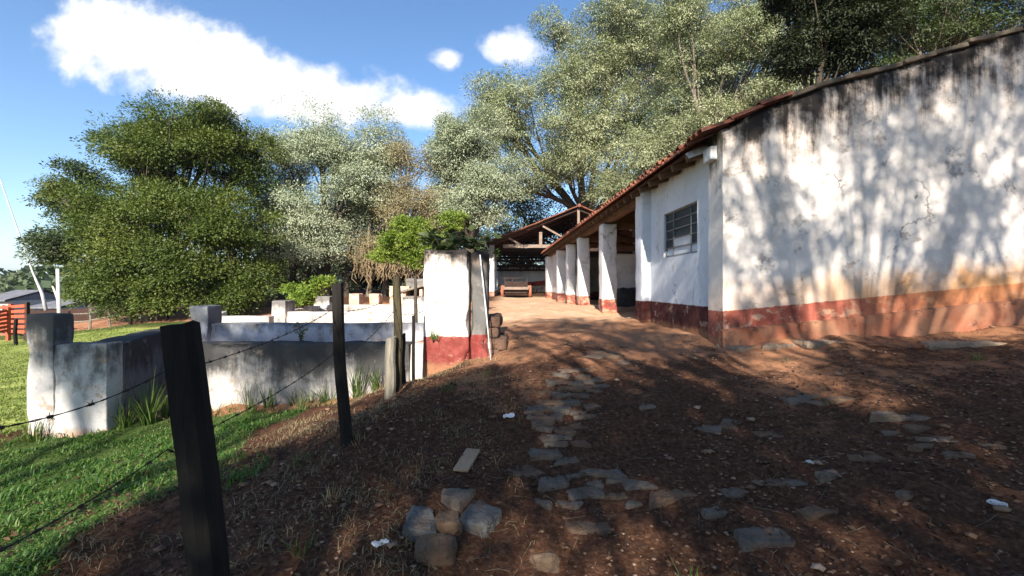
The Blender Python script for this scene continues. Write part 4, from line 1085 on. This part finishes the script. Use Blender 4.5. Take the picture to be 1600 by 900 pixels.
GT = 'tall trees beyond the pens and the yard'
make_tree('broadleaf_tree', 'broad dark green leafy tree on the left with branches nearly to the ground', 'tree', (W(255, 0, 22.5)[0], 22.5, None), lobes_px([
    (290,232,22,115,66),(215,255,22,66,60),(372,258,23.5,68,78),(165,335,21,66,60),(260,335,20.5,100,74),(368,365,21,78,74),(185,425,20,88,58),(290,425,20,90,60),(378,440,21,58,50),(150,460,20,44,36),(255,212,22.5,56,28),(335,212,23,66,32),(95,305,25,36,20),(230,470,20,70,36),(330,470,20.5,66,34)]),
    'leaf_green', 'bark', 11, .42, .12, .5, 165, 120, .66, .2, .4, GT, twigs=4, extra_trunks=[(W(p, 0, 23.2)[0], 23.2, .16, .2, 4.5) for p in (330, 352, 385)])
make_tree('broadleaf_tree', 'dull green tree with long open side branches at the left edge of the group', 'tree', (W(150, 0, 26)[0], 26, None), lobes_px([
    (105,312,26,50,24),(112,385,25.5,60,30),(80,402,25.5,34,16),(150,360,26,60,40),(130,285,26.5,40,22)]),
    'leaf_mid', 'bark', 12, .28, .15, .5, 80, 80, .62, .15, .55, GT, twigs=4)
make_tree('feathery_tree', 'silver green feathery tree just right of the broad dark tree', 'tree', (W(505, 0, 27)[0], 27, None), lobes_px([
    (505,232,26,92,52),(440,262,27.5,50,66),(420,330,27.5,40,50),(590,245,27.5,62,56),(600,320,28,55,55),(540,350,28,60,55),(470,335,25,58,54),(545,295,26,70,52),(462,392,25,42,34),(515,375,25.5,38,38)]),
    'leaf_silver', 'bark', 13, .36, .12, .42, 165, 120, .66, .4, .45, GT, twigs=4, extra_trunks=[(W(p, 0, 27.5)[0], 27.5, r, .3, 6) for p, r in ((432, .16), (455, .2), (480, .15), (497, .14), (542, .16))])
make_tree('withered_tree', 'half bare brownish tree with mossy branches between two silver green trees', 'tree', (W(620, 0, 27)[0], 27, None), lobes_px([
    (645,250,26.5,50,50),(630,315,26,58,50),(672,330,26,48,48),(575,390,25,42,26),(650,385,25.5,40,28)]),
    'leaf_brown', 'barkpale', 14, .26, .11, .4, 95, 60, .55, .35, .4, GT, twigs=12, extra_trunks=[(W(p, 0, 27)[0], 27, r, .2, 5.5) for p, r in ((575, .15), (600, .17), (640, .2), (655, .14))])
make_tree('feathery_tree', 'silver green feathery tree directly behind the gate pillar', 'tree', (W(735, 0, 27)[0], 27, None), lobes_px([
    (735,225,26.5,66,56),(765,280,25.5,56,50),(690,330,28,50,50),(700,265,27.5,42,55),(755,338,26.5,30,30),(715,330,26,48,40),(700,215,27.5,32,30)]),
    'leaf_silver', 'bark', 15, .34, .12, .42, 165, 120, .66, .4, .45, GT, twigs=4)
make_tree('spreading_tree', 'huge pale olive green tree spreading above the open shed', 'tree', (W(905, 0, 44.5)[0], 44.5, None), lobes_px([
    (905,140,37,110,78),(800,165,36,80,62),(960,62,38,115,78),(868,55,39,52,36),(1010,190,36,105,80),(880,235,36,88,62),(960,285,35.5,95,52),(840,295,37,62,45),(1050,95,38,90,90),(770,150,37,46,46),(805,235,36.5,66,66),(920,210,39,130,80),(1000,80,39,110,70)]),
    'leaf_olive', 'barkpale', 16, .6, .165, .42, 200, 120, .92, .4, .42, GT, twigs=5)
make_tree('spreading_tree', 'pale olive green tree above the stable roof, left of the black canopy', 'tree', (W(1112, 0, 29)[0], 29, None), lobes_px([
    (1130,98,28,92,82),(1175,55,28,85,78),(1100,205,28,85,60),(1205,150,26.5,52,42),(1240,135,28,55,50),(1060,200,31,80,70),(1075,30,29,85,58),(1030,245,29.5,80,60),(1120,150,31,110,80),(1190,205,27,55,45),(985,300,31,60,35)]),
    'leaf_olive', 'barkpale', 17, .45, .135, .42, 175, 120, .74, .4, .5, GT, twigs=5)
make_tree('dark_tree', 'dense tree rising behind the gable wall, its shade put into very dark leaves', 'tree', (W(1262, 0, 14.5)[0], 14.5, None), lobes_px([
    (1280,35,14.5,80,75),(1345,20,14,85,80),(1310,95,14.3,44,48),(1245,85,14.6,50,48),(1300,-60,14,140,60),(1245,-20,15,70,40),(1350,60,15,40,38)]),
    'leaf_shaded', 'bark', 18, .2, .11, .4, 210, 100, .42, .5, .6, GT, twigs=3)
make_tree('open_tree', 'thin blue green tree with sky showing through above the right end of the wall', 'tree', (W(1470, 0, 18)[0], 18, None), lobes_px([
    (1405,75,17,60,46),(1420,20,16,70,50),(1500,35,17,76,46),(1575,30,17,66,44),(1480,75,17.5,60,34),(1450,-10,17,90,40),(1390,120,16.5,40,26),(1560,-30,17,100,40)]),
    'leaf_mid', 'barkpale', 19, .2, .11, .4, 95, 90, .46, .4, .6, GT, twigs=8)
make_tree('background_tree', 'dark tree filling the gap between the open shed and the gate pillar', 'tree', (W(820, 0, 44)[0], 44, None), lobes_px([
    (800,412,47,60,26),(870,412,47,60,26),(790,385,43,50,45),(785,310,40,50,50),(830,330,42,50,50),(850,370,44,60,60),(900,350,46,60,60),(740,395,42,40,40)]), 'leaf_blue', 'bark', 20, .3, .24, .45, 90, 60, .9, .3, .4, GT, twigs=3)
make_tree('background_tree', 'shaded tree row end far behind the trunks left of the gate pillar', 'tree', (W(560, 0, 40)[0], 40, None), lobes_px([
    (420,390,40,60,60),(500,380,41,70,70),(580,390,41,60,65),(650,380,41,60,65),(710,380,41,60,65),(460,430,40,70,35),(560,430,40,70,35),(660,430,40,70,35)]), 'leaf_shaded', 'bark', 23, .3, .26, .5, 210, 60, .95, .2, .4, GT, twigs=3)
# shrubs
make_tree('shrub', 'bright yellow green bush rising behind the pens, left of the gate pillar', 'shrub', (W(650, 0, 12)[0], 12, .3), lobes_px([
    (640,362,12,40,26),(620,385,11.8,32,26),(670,375,12.2,38,26),(650,405,12,42,22),(705,350,12.4,26,16),(600,400,12,26,18)]),
    'leaf_bright', 'bark', 21, .05, .065, .5, 70, 60, .17, .2, .6, None, twigs=4)
make_tree('shrub', 'leafy green plant growing out of the pens between two white piers', 'shrub', (W(470, 0, 15.5)[0], 15.5, .3), lobes_px([
    (470,470,15.3,20,12),(455,455,15.5,14,14),(505,440,15.5,22,10),(485,455,15.5,18,12)]),
    'leaf_bright', 'bark', 22, .04, .10, .5, 36, 34, .18, .1, .5, None, twigs=4)

# dry moss hanging under the withered tree
mt = MB(); rd = random.Random(31)
for k in range(420):
    px = rd.choice([rd.gauss(590, 14), rd.gauss(640, 12), rd.gauss(572, 8), rd.gauss(610, 20)]); Z = rd.uniform(24.6, 25.6); p = Vector(W(px, rd.uniform(378, 412), Z)); L = rd.uniform(.4, 1.5)
    q = [p+Vector((rd.uniform(-.06, .06)*j, rd.uniform(-.06, .06)*j, -L*j/4)) for j in range(5)]
    mt.tube(q, [.03, .035, .03, .022, .008], 4, False)
obj('hanging_moss', mt, M['moss'], None, label='brown strands of dry moss hanging from the withered tree', cat='moss', kind='stuff', origin=tuple(W(605, 395, 25)))

# trees behind the photographer that shade the yard: a,b are sun-projected coordinates at y=-8
def shade_lobe(a, b, Y, ra, rb, rY=1.6):
    return (a+.12*(Y+8), Y, b-.60*(Y+8), ra, rY, rb)
GS = 'trees behind the photographer that shade the yard'
make_tree('shade_tree', 'wide dense tree behind the photographer shading the near ground', 'tree', (-1.5, -10.5, None), [
    shade_lobe(-1.9, 5.2, -8, 2.8, 1.9), shade_lobe(1.8, 5.6, -8.5, 3.0, 2.0), shade_lobe(5.6, 6.0, -9, 2.6, 2.2), shade_lobe(0, 7.6, -9.5, 2.4, 1.4), shade_lobe(3.6, 7.7, -10, 2.2, 1.3),
    shade_lobe(-2.2, 7.6, -9, 1.5, 1.0), shade_lobe(-6.2, 4.9, -9, 2.0, 1.3), shade_lobe(-3.4, 6.4, -8.5, 1.5, 1.0), shade_lobe(6.6, 7.9, -10, 2.2, 1.2), shade_lobe(-.2, 3.0, -7, 5.5, 1.2)],
    'leaf_mid', 'bark', 41, .4, .15, .5, 66, 95, .40, .2, .45, GS, twigs=5)
make_tree('shade_tree', 'tall open crowned tree behind the photographer that dapples the gable wall', 'tree', (3.2, -7.5, None), [
    (lambda L: (L[0], L[1], L[2], L[3]*1.3, L[4], L[5]*1.3))(shade_lobe(*q)) for q in [(2.0, 10.5, -5.2, 1.3, 1.3), (4.1, 11.2, -5.8, 1.4, 1.5), (5.9, 10.6, -5.2, 1.1, 1.2), (1.5, 12.2, -5.6, .9, 1.0), (3.3, 13.0, -6, 1.5, 1.0), (5.6, 13.1, -6, 1.3, 1.0),
    (0, 10.2, -5.5, 1.3, .7), (3.6, 8.5, -5, 2.4, .5), (.3, 9.2, -5.3, 1.7, .6), (-.9, 11., -5.6, .9, .5), (-2.6, 11.0, -5.5, .45, .2), (-1.75, 9.9, -5.5, .28, .6)]],
    'leaf_green', 'bark', 42, .24, .105, .5, 38, 48, .27, .25, .4, GS, twigs=6, sub=8)
make_tree('shade_tree', 'slender tree behind the photographer shading the pens on the left', 'tree', (-6.5, -12.5, None), [
    shade_lobe(-6.5, 11.2, -12, 2.8, .65), shade_lobe(-5.0, 9.6, -12, 1.7, .45), shade_lobe(-7.6, 9.4, -11.5, 1.0, .7)],
    'leaf_green', 'bark', 43, .25, .16, .5, 85, 50, .42, .2, .45, GS, twigs=6)

make_tree('shade_tree', 'unseen tree added right of the photographer, its high crown blocking skylight over the road', 'tree', (10.5, -3.5, None), [  # added out of view to cut the skylight on gable and road
    (4.0, -3.0, 15.2, 3.0, 2.6, 1.5), (7.5, -1.0, 14.6, 3.0, 3.0, 1.6), (3.5, 1.2, 12.4, 2.6, 2.0, 1.3), (7.0, 3.0, 12.2, 3.0, 1.8, 1.5), (10.5, 1.5, 12.5, 2.5, 2.5, 1.8), (1.2, -3.0, 15.6, 2.2, 2.4, 1.3)],
    'leaf_mid', 'bark', 44, .5, .22, .5, 110, 60, .6, .3, .6, GS, twigs=4)
# ------------------------------------------------------------------ grass, lawn, litter, gravel (stuff)
rng = np.random.RandomState(77)
def blades(name, X, Y, hgt, wid, lean, mat, label, var, cat='grass', dz=-.01):
    n = len(X); Z = H(X, Y)+dz; a = rng.uniform(0, 2*np.pi, n); d = np.stack([np.cos(a), np.sin(a), 0*a], 1); s = np.stack([-np.sin(a), np.cos(a), 0*a], 1)
    B = np.stack([X, Y, Z], 1); up = np.array([0, 0, 1.])
    le = lean*rng.uniform(.3, 1.4, n); h = hgt[:, None]; w_ = wid[:, None]; le = le[:, None]
    V = np.empty((n, 6, 3)); m = B+up*h*.55+d*h*le*.28; t = B+up*h*(1-.35*le)+d*h*le
    V[:, 0] = B-s*w_*.5; V[:, 1] = B+s*w_*.5; V[:, 2] = m+s*w_*.42; V[:, 3] = m-s*w_*.42; V[:, 4] = t+s*w_*.06; V[:, 5] = t-s*w_*.06
    i = (np.arange(n)*6)[:, None]; f = np.concatenate([i+np.array([[0, 1, 2, 3]]), i+np.array([[3, 2, 4, 5]])], 1).reshape(-1, 4)
    o = fast_mesh(name, V.reshape(-1, 3), f, M[mat], None, np.repeat(var, 2)); set_tags(o, label, cat, kind='stuff'); return o
def scatter(n, x0, x1, y0, y1, fn):
    X = rng.uniform(x0, x1, n); Y = rng.uniform(y0, y1, n); k = rng.uniform(0, 1, n) < fn(X, Y); return X[k], Y[k]
def clump_noise(X, Y, s=1.3):
    return .5+.5*np.sin(X*s*2.1+np.sin(Y*s*1.7)*1.3)*np.sin(Y*s*2.6+np.sin(X*s*1.1)*1.7)
X, Y = scatter(150000, -6.6, -1.5, 1.0, 6.6, lambda X, Y: green_mask(X, Y)*np.clip(1.5*clump_noise(X, Y)*clump_noise(X+3, Y, 2.3)+.12, 0, 1)*np.clip((6.1-Y)/.7, .15, 1))
hb = (.035+.10*clump_noise(X, Y, .9)*clump_noise(X+1, Y, 3.1))*rng.uniform(.5, 1.4, len(X))
blades('grass', X, Y, hb, rng.uniform(.007, .018, len(X)), 1.0, 'grass', 'lush green grass on the slope left of the wire fence', np.clip(rng.normal(.45, .25, len(X)), 0, 1))
def lawn_mask(X, Y):
    return np.clip((-6.4-X)/.8, 0, 1)*np.clip((20-Y)/1.5, 0, 1)*np.clip((-X/Y-.8)/.15, 0, 1)
X, Y = scatter(240000, -26, -6.3, 5.0, 20, lambda X, Y: lawn_mask(X, Y)*np.clip(8/Y, .3, 1))
blades('lawn', X, Y, rng.uniform(.03, .075, len(X)), rng.uniform(.010, .022, len(X)), .8, 'lawn', 'short sunlit lawn beyond the concrete pens', np.clip(rng.normal(.45, .25, len(X))+.3*(clump_noise(X, Y, .25)-.5), 0, 1))
X, Y = scatter(26000, -4.5, .3, 2.2, 6.3, lambda X, Y: np.clip((.2-X)/.6, 0, 1)*np.clip(clump_noise(X, Y, 1.9)*1.4-.35, 0, 1)*(1-.8*green_mask(X, Y)))
blades('dry_grass', X, Y, rng.uniform(.02, .09, len(X)), rng.uniform(.003, .006, len(X)), 1.4, 'strawgrass', 'dry straw coloured grass between the fence and the road', np.clip(rng.normal(.5, .3, len(X)), 0, 1))
# dead leaves
X, Y = scatter(60000, -4.5, 8, 1.4, 7.2, lambda X, Y: np.clip((5.3-Y)/1.2, .004, 1)*np.clip(2.6/Y, .2, 1)*(.3+.7*clump_noise(X, Y, 1.6)))
n = len(X); a = rng.uniform(0, 6.28, n); D = np.stack([np.cos(a), np.sin(a), rng.uniform(-.25, .45, n)], 1)
P = np.stack([X, Y, H(X, Y)+rng.uniform(.002, .018, n)], 1); L = rng.uniform(.018, .06, n)
V, f = leaf_arrays(P, D, L, L*rng.uniform(.3, .6, n), rng)
set_tags(fast_mesh('leaf_litter', V, f, M['litter'], None, np.clip(rng.beta(1.3, 2.2, n), 0, 1)), 'dead leaves scattered over the shaded earth', 'leaf litter', kind='stuff')
# twigs
mb = MB(); rd = random.Random(9)
for k in range(330):
    y = 1.7+5*rd.random()**1.3; x = rd.uniform(-2.4, min(7, y*1.25)); a = rd.uniform(0, 6.28); l = rd.uniform(.04, .2); z = h1(x, y)+.008
    p = [Vector((x+math.cos(a)*l*t+rd.uniform(-.01, .01), y+math.sin(a)*l*t+rd.uniform(-.01, .01), 0)) for t in (0, .5, 1)]
    for q in p: q.z = h1(q.x, q.y)+.009
    mb.tube(p, [.002, .0024, .001], 4, False)
obj('twigs', mb, M['twig'], None, label='thin dry twigs strewn over the road', cat='twigs', kind='stuff')
# pebbles: low poly stones
X, Y = scatter(26000, -2.4, 8, 1.5, 7.0, lambda X, Y: np.clip(2.3/Y, .1, 1)**1.4*np.clip(clump_noise(X, Y, 1.1)*1.3-.1, .05, 1))
n = len(X); r = rng.uniform(.004, .016, n)*(1+1.6*(rng.uniform(0, 1, n) > .96)); ph = np.array([(1,0,0),(0,1,0),(-1,0,0),(0,-1,0),(0,0,.75),(0,0,-.6),(.6,.6,.45),(-.6,.6,.4),(-.6,-.6,.45),(.6,-.6,.4)])
Vv = (ph[None]*(1+rng.uniform(-.3, .3, (n, 10, 3))))*r[:, None, None]*np.array([1.2, 1, .75])+np.stack([X, Y, H(X, Y)+r*.25], 1)[:, None, :]
tf = np.array([(4,0,6),(4,6,1),(4,1,7),(4,7,2),(4,2,8),(4,8,3),(4,3,9),(4,9,0),(0,5,6),(6,5,1),(1,5,7),(7,5,2),(2,5,8),(8,5,3),(3,5,9),(9,5,0)])
ff = (np.arange(n)[:, None, None]*10+tf[None]).reshape(-1, 3)
set_tags(fast_mesh('gravel', Vv.reshape(-1, 3), ff, M['gravel'], None, np.repeat(rng.beta(1.5, 2, n), 16)), 'loose gravel and pebbles on the red earth road', 'gravel', kind='stuff')

# ------------------------------------------------------------------ paving stones of the old track
GP = 'half buried paving stones of the old track'
def stone(px, py, wpx, hpx, hgt, rot, mat, label, seed, rnd=.03, *a_, **k_): return stone_(px, py, wpx, hpx, hgt, rot, mat, label, seed, rnd, *a_, **k_)
def stone_(px, py, wpx, hpx, hgt, rot, mat, label, seed, rnd=.03, sink=.35, tilt=0, group=GP, name='paving_stone', cat='stone'):
    x, y, z = ground_px(px, py); _, ya, _ = ground_px(px, py-hpx/2); _, yb, _ = ground_px(px, py+hpx/2)
    wd = wpx*y/F; dp = max(.06, (ya-yb)*.85)
    z = h1(x, y)
    m = Matrix.Translation((x, y, z)) @ Matrix.Rotation(R(rot), 4, 'Z') @ Matrix.Rotation(R(tilt), 4, 'X')
    mb = MB(); mb.rough(-wd/2, wd/2, -dp/2, dp/2, -hgt*sink-.05, hgt*(1-sink), max(.012, min(wd, dp)/14), (min(hgt*.7, dp*.4) if rnd > .05 else min(rnd*.6, dp*.2)), .006+.035*min(wd, dp), 11, seed, None, chip=.025)
    rj = random.Random(seed); cj = [(rj.uniform(-.2, .2)*wd, rj.uniform(-.22, .22)*dp) for _ in range(4)]
    def warp(p):
        u = p[0]/wd+.5; v_ = p[1]/dp+.5; wq = ((1-u)*(1-v_), u*(1-v_), u*v_, (1-u)*v_)
        return Vector((p[0]+sum(a*c[0] for a, c in zip(wq, cj)), p[1]+sum(a*c[1] for a, c in zip(wq, cj)), p[2]))
    mb.v = [tuple(m @ warp(p)) for p in mb.v]
    return obj(name, mb, M[mat], None, smooth=False, label=label, cat=cat, group=group, origin=(x, y, z))
S = [
 (657,822,40,62,.10,12,'stoneblue','blue grey squared stone, leftmost of the near group',1),(708,788,52,30,.08,-8,'stone','grey stone at the back of the near group of loose stones',2),
 (753,812,46,58,.13,-22,'stoneblue','tall blue grey block at the right of the near group of loose stones',3),(702,818,46,30,.10,5,'stonebrown','brown stone in the middle of the near group of loose stones',4),
 (822,728,52,28,.07,25,'stonebrown','brown slab tilted at the left edge of the stone track',6),(853,700,44,20,.05,3,'stone','flat rectangular grey stone above the tilted brown slab',7),
 (887,711,48,20,.05,18,'stone','flat grey stone right of the rectangular stone, angled upwards',8),(866,744,62,30,.06,10,'stone','large cracked grey stone in the middle of the stone track',9),
 (910,756,58,24,.05,12,'stone','grey stone just right of the large cracked stone',10),(936,726,64,18,.04,-4,'stone','long low grey stone above the bend of the track',11),
 (1000,745,48,16,.04,-3,'stone','low grey stone at the right of the bend',12),(992,769,26,20,.05,0,'stone','small squared stone below the bend of the track',13),
 (1052,762,74,26,.07,10,'stonebrown','wide brownish stone at the right end of the bend',14),(842,776,18,26,.04,60,'stone','narrow upright stone below the large cracked stone',15),
 (922,808,68,26,.06,-4,'stonebrown','dull brown buried stone below the bend',16),(1120,792,52,24,.06,6,'stone','grey block near the sun patch, lower right of the track',17),(1195,840,78,40,.05,5,'stone','broad flat grey slab low in the right foreground',18),(1220,746,82,20,.03,0,'stone','flat grey slab right of the track, level with the bend',19)]
for s_ in S: stone(*((s_[:4]+((s_[4]*.8 if s_[8] in (1, 2, 3, 4) else s_[4]*.6),)+s_[5:8]+(s_[8], .03, .35 if s_[8] in (1, 2, 3, 4) else .6))))
stone(680, 868, 58, 40, .16, 10, 'stonebrown', 'rounded mossy boulder at the bottom below the near group', 5, .08, .3, name='boulder', group=None)
stone(851, 868, 36, 30, .09, 10, 'stonebrown', 'rounded yellowish rock at the bottom centre of the road', 25, .06, .3, name='rock', group=None)
rd = random.Random(21)
up = [(rd.uniform(822, 952)-0*k, 0, 0, 0) for k in range(0)]+[(886,668,34,16),(850,657,38,16),(832,643,34,13),(872,641,40,12),(862,630,34,10),(893,628,34,9),(878,620,30,9),(905,618,28,8),(888,610,36,8),(912,606,28,7),(895,600,30,7),(918,597,26,6),(905,591,28,6),(845,668,30,10),(858,680,34,10),(880,682,30,9),(903,662,28,10),(915,648,26,9),(925,630,26,8),(838,655,26,9),(856,612,26,7),(868,602,26,7),(872,592,24,6),(890,584,26,5),(912,582,26,5),(930,590,24,6),(942,602,26,7),(868,692,26,10),(905,690,28,10),(930,745,30,11),(885,775,34,12),(900,735,26,9),(960,757,30,10),(965,735,30,9),(868,650,26,8),(905,640,28,8),(930,610,24,6)]
for k, (a, b, c, d) in enumerate(up): stone(a, b, c*1.1, d*1.2, .03, rd.uniform(-8, 14), 'stone' if k % 4 else 'stonebrown', 'small grey paving stone in the upper row of the track', 40+k, .02, .5)
fl = [(945,552,70,14),(920,556,40,10),(975,560,46,10),(1130,655,60,16),(1105,664,44,14),(1150,648,40,10),(1195,675,44,12),(1290,620,70,10),(1240,622,60,10),(1320,622,60,9),(1270,612,50,7),(1400,650,80,16),(1440,668,70,14),(1480,690,80,16),(1390,672,60,12),(1450,700,60,12),(1420,780,50,14),(1300,740,60,18),(1350,720,60,12),(1150,755,60,16),(1010,640,30,8),(1280,790,60,18),(1500,720,60,12),(1540,700,50,10)]
for k, (a, b, c, d) in enumerate(fl): stone(a, b, c*rd.uniform(.7, 1.05), d*rd.uniform(.9, 1.3), .02, rd.uniform(-14, 14), 'stone' if k % 3 else 'stonebrown', 'flat worn flagstone sunk level with the red earth', 80+k, .02, .55, group='worn flagstones sunk in the road', name='flagstone', cat='flagstone')
for k, (a, b, c, d) in enumerate([(1165,540,60,9),(1215,541,50,9),(1290,538,80,10),(1500,530,110,12)]): stone(a, b, c, d, .04, rd.uniform(-4, 4), 'stonepale', 'grey brown slab lying along the foot of the gable wall', 120+k, .03, .5, group='slabs along the foot of the gable wall', name='footing_slab', cat='slab')
x, y, z = ground_px(730, 719); m = Matrix.Translation((x, y, h1(x, y)+.02)) @ Matrix.Rotation(R(-14), 4, 'Z') @ Matrix.Rotation(R(9), 4, 'X')
mb = MB(); mb.rough(-.06, .06, -.155, .155, -.01, .01, .05, .004, .002, 5, 3, m); obj('board', mb, M['board'], None, label='small bare tan board lying on the leaf litter', cat='board', origin=(x, y, z))
for k, (px, py, lb, s_) in enumerate([(796, 661, 'crumpled white scrap lying left of the stone track', .05), (1266, 722, 'tiny white scrap on the dark earth right of the track', .025), (1560, 808, 'pale flat chip on the earth at the right edge', .04), (594, 860, 'pale curled chip on the earth near the thick post', .045)]):
    x, y, z = ground_px(px, py); m = Matrix.Translation((x, y, h1(x, y)+.015)) @ Matrix.Rotation(k*1.1+.4, 4, 'Z')
    mb = MB(); mb.rough(-s_, s_, -s_*.5, s_*.5, -.006, .012, .012, .005, .02, 22, k, m); obj('scrap', mb, M['paper'], None, label=lb, cat='scrap', group='white scraps on the ground', origin=(x, y, z))

# ------------------------------------------------------------------ weeds
def weed(name, label, base, n, hgt, wid, spread, mat, seed, cat='weed', droop=.5):
    r = np.random.RandomState(seed); Vs = []; Fs = []; var = []; k0 = 0
    for i in range(n):
        a = r.uniform(0, 6.28); le = r.uniform(.1, 1)*spread; h = hgt*r.uniform(.5, 1.1); w_ = wid*r.uniform(.6, 1.2); d = np.array([math.cos(a), math.sin(a), 0]); s = np.array([-math.sin(a), math.cos(a), 0])
        b = np.array(base)+d*r.uniform(0, .06)+s*r.uniform(-.05, .05); prev = None; vv = r.uniform(0, 1)
        for k in range(6):
            t = k/5; c = b+d*h*le*t**1.4+np.array([0, 0, h*(t-droop*le*t**2.4)]); ww = w_*(1-t**2)*.5+.0006
            Vs += [c-s*ww, c+s*ww]
            if k: Fs.append((k0+2*k-2, k0+2*k-1, k0+2*k+1, k0+2*k)); var.append(vv)
        k0 += 12
    o = fast_mesh(name, np.array(Vs), np.array(Fs), M[mat], None, np.array(var), loc=base); return set_tags(o, label, cat)
def wp_(px, off=.1): x = W(px, 0, 6.55)[0]; return (x, 6.55-off, h1(x, 6.55-off)-.03)
def gp_(px, py, dz=0): x, y, z = ground_px(px, py); return (x, y, h1(x, y)-.02+dz)
weed('weed', 'tall green weed clump against the low left pier', gp_(195, 672), 46, .62, .016, .75, 'weedleaf', 1)
weed('weed', 'tall grassy weed rising right of the low left pier', gp_(232, 668), 60, .78, .016, .6, 'weedleaf', 2)
weed('weed', 'grassy weed behind the thick black fence post', gp_(262, 655), 50, .62, .015, .8, 'weedleaf', 3)
weed('weed', 'weed tuft at the lower left corner of the tall pier', gp_(52, 690), 40, .42, .012, .5, 'weedleaf', 4)
weed('weed', 'thin weed tuft against the middle of the mouldy front wall', wp_(425), 30, .5, .011, .6, 'weedleaf', 5)
weed('weed', 'wispy weed near the sunlit patch of the mouldy front wall', wp_(395), 16, .6, .008, .5, 'weedleaf', 6)
weed('weed', 'yellowish weed clump on the front wall right of the slim post', wp_(560), 44, .75, .013, .55, 'weedleaf', 7)
weed('weed', 'leafy weed beside the pale stump post', wp_(592), 26, .5, .02, .6, 'weedleaf', 8)
weed('weed', 'low weed tuft at the foot of the wall behind the slim post', wp_(510), 26, .4, .012, .7, 'weedleaf', 9)
weed('weed', 'drooping strap leaved plant rooted in the face of the gate pillar', W(680, 530, GZ_-.03), 20, .26, .012, 1.3, 'weedleaf', 10, 'plant', .9)
weed('weed', 'tiny green shoot at the bottom of the right foreground', gp_(1078, 885), 10, .14, .008, .6, 'weedleaf', 11)
weed('weed', 'pale dry tuft at the foot of the gable wall corner', gp_(1225, 558), 30, .12, .005, 1.2, 'strawgrass', 12)
weed('weed', 'pale dry tuft near the right part of the gable wall', gp_(1525, 560), 30, .14, .006, 1.2, 'weedleaf', 13)
for k, (px, py) in enumerate([(560, 700), (470, 730), (520, 780), (470, 850), (730, 610), (700, 625), (590, 640), (760, 590)]):
    set_tags(weed('grass_tuft', 'small tuft of grass on the leaf litter beside the wire fence', gp_(px, py), 22, .13, .006, .9, 'weedleaf' if k % 2 else 'strawgrass', 60+k, 'grass tuft'), group='small grass tufts beside the fence')
rd = random.Random(17)
for k in range(22):
    px = 300+k*14+rd.uniform(-7, 7); py = 640-(px-300)*.125+rd.uniform(0, 9)
    set_tags(weed('weed', 'thin straggly weed along the foot of the mouldy front wall', wp_(px, rd.uniform(.05, .4)), rd.randint(10, 26), rd.uniform(.14, .42), rd.uniform(.006, .012), rd.uniform(.5, 1.1), 'weedleaf' if k % 3 else 'strawgrass', 200+k), group='weeds along the foot of the front wall')
def leafy(name, label, base, stems, leaf_len, mat, seed, cat='plant', hgt=.4, spread=.3, nl=9, up=.8):
    r = np.random.RandomState(seed); t = thing(name, label, cat, base); mb = MB(); P = []; D = []
    for i in range(stems):
        a = r.uniform(0, 6.28); tip = np.array(base)+np.array([math.cos(a)*spread*r.uniform(.3, 1), math.sin(a)*spread*r.uniform(.3, 1)*.6, hgt*r.uniform(.4, 1)*up])
        mid = (np.array(base)+tip)/2+np.array([0, 0, .06]); pts = [np.array(base), mid, tip]; mb.tube([tuple(p) for p in pts], [.008, .006, .003], 5, False)
        for k in range(nl):
            q = k/(nl-1); c = (1-q)**2*pts[0]+2*q*(1-q)*mid+q*q*tip
            b = r.uniform(0, 6.28); P.append(c); D.append((math.cos(b), math.sin(b), r.uniform(-.3, .6)))
    P = np.array(P); D = np.array(D); n = len(P); L = leaf_len*r.uniform(.6, 1.2, n)
    V, f = leaf_arrays(P, D, L, L*.42, r); fast_mesh('foliage', V, f, M[mat], t, r.uniform(0, 1, n)); obj('stem', mb, M['bark'], t); return t
leafy('pillar_plant', 'dark large leaved plant sprouting on the left top edge of the gate pillar', W(690, 392, GZ_+.25), 14, .19, 'leaf_mid', 3, hgt=.42, spread=.48, nl=8)
leafy('pillar_plant', 'dark vine tangle over the right top of the gate pillar', W(738, 388, GZ_+.3), 14, .14, 'leaf_mid', 4, hgt=.30, spread=.42, nl=9)
leafy('pillar_plant', 'light green creeper hanging beside the right top of the gate pillar', W(776, 392, GZ_+.7), 5, .07, 'weedleaf', 5, hgt=-.14, spread=.12, nl=8)
leafy('sapling', 'dark little sapling growing on top of the mouldy front wall', W(470, 536, FW+.2), 5, .07, 'weedleaf', 6, hgt=.42, spread=.12, nl=10)

# ------------------------------------------------------------------ air
mb = MB(); mb.box(-5200, 5200, -5200, 5200, -60, 140)
hm = bpy.data.materials.new('haze_air'); hm.use_nodes = True; t_ = hm.node_tree; t_.nodes.clear()
pv = t_.nodes.new('ShaderNodeVolumePrincipled'); pv.inputs['Color'].default_value = (.80, .87, .97, 1); pv.inputs['Density'].default_value = .00025; pv.inputs['Anisotropy'].default_value = .3
t_.links.new(pv.outputs[0], t_.nodes.new('ShaderNodeOutputMaterial').inputs['Volume'])
obj('haze', mb, hm, None, label='thin bluish air over the far hills', cat='haze', kind='stuff')
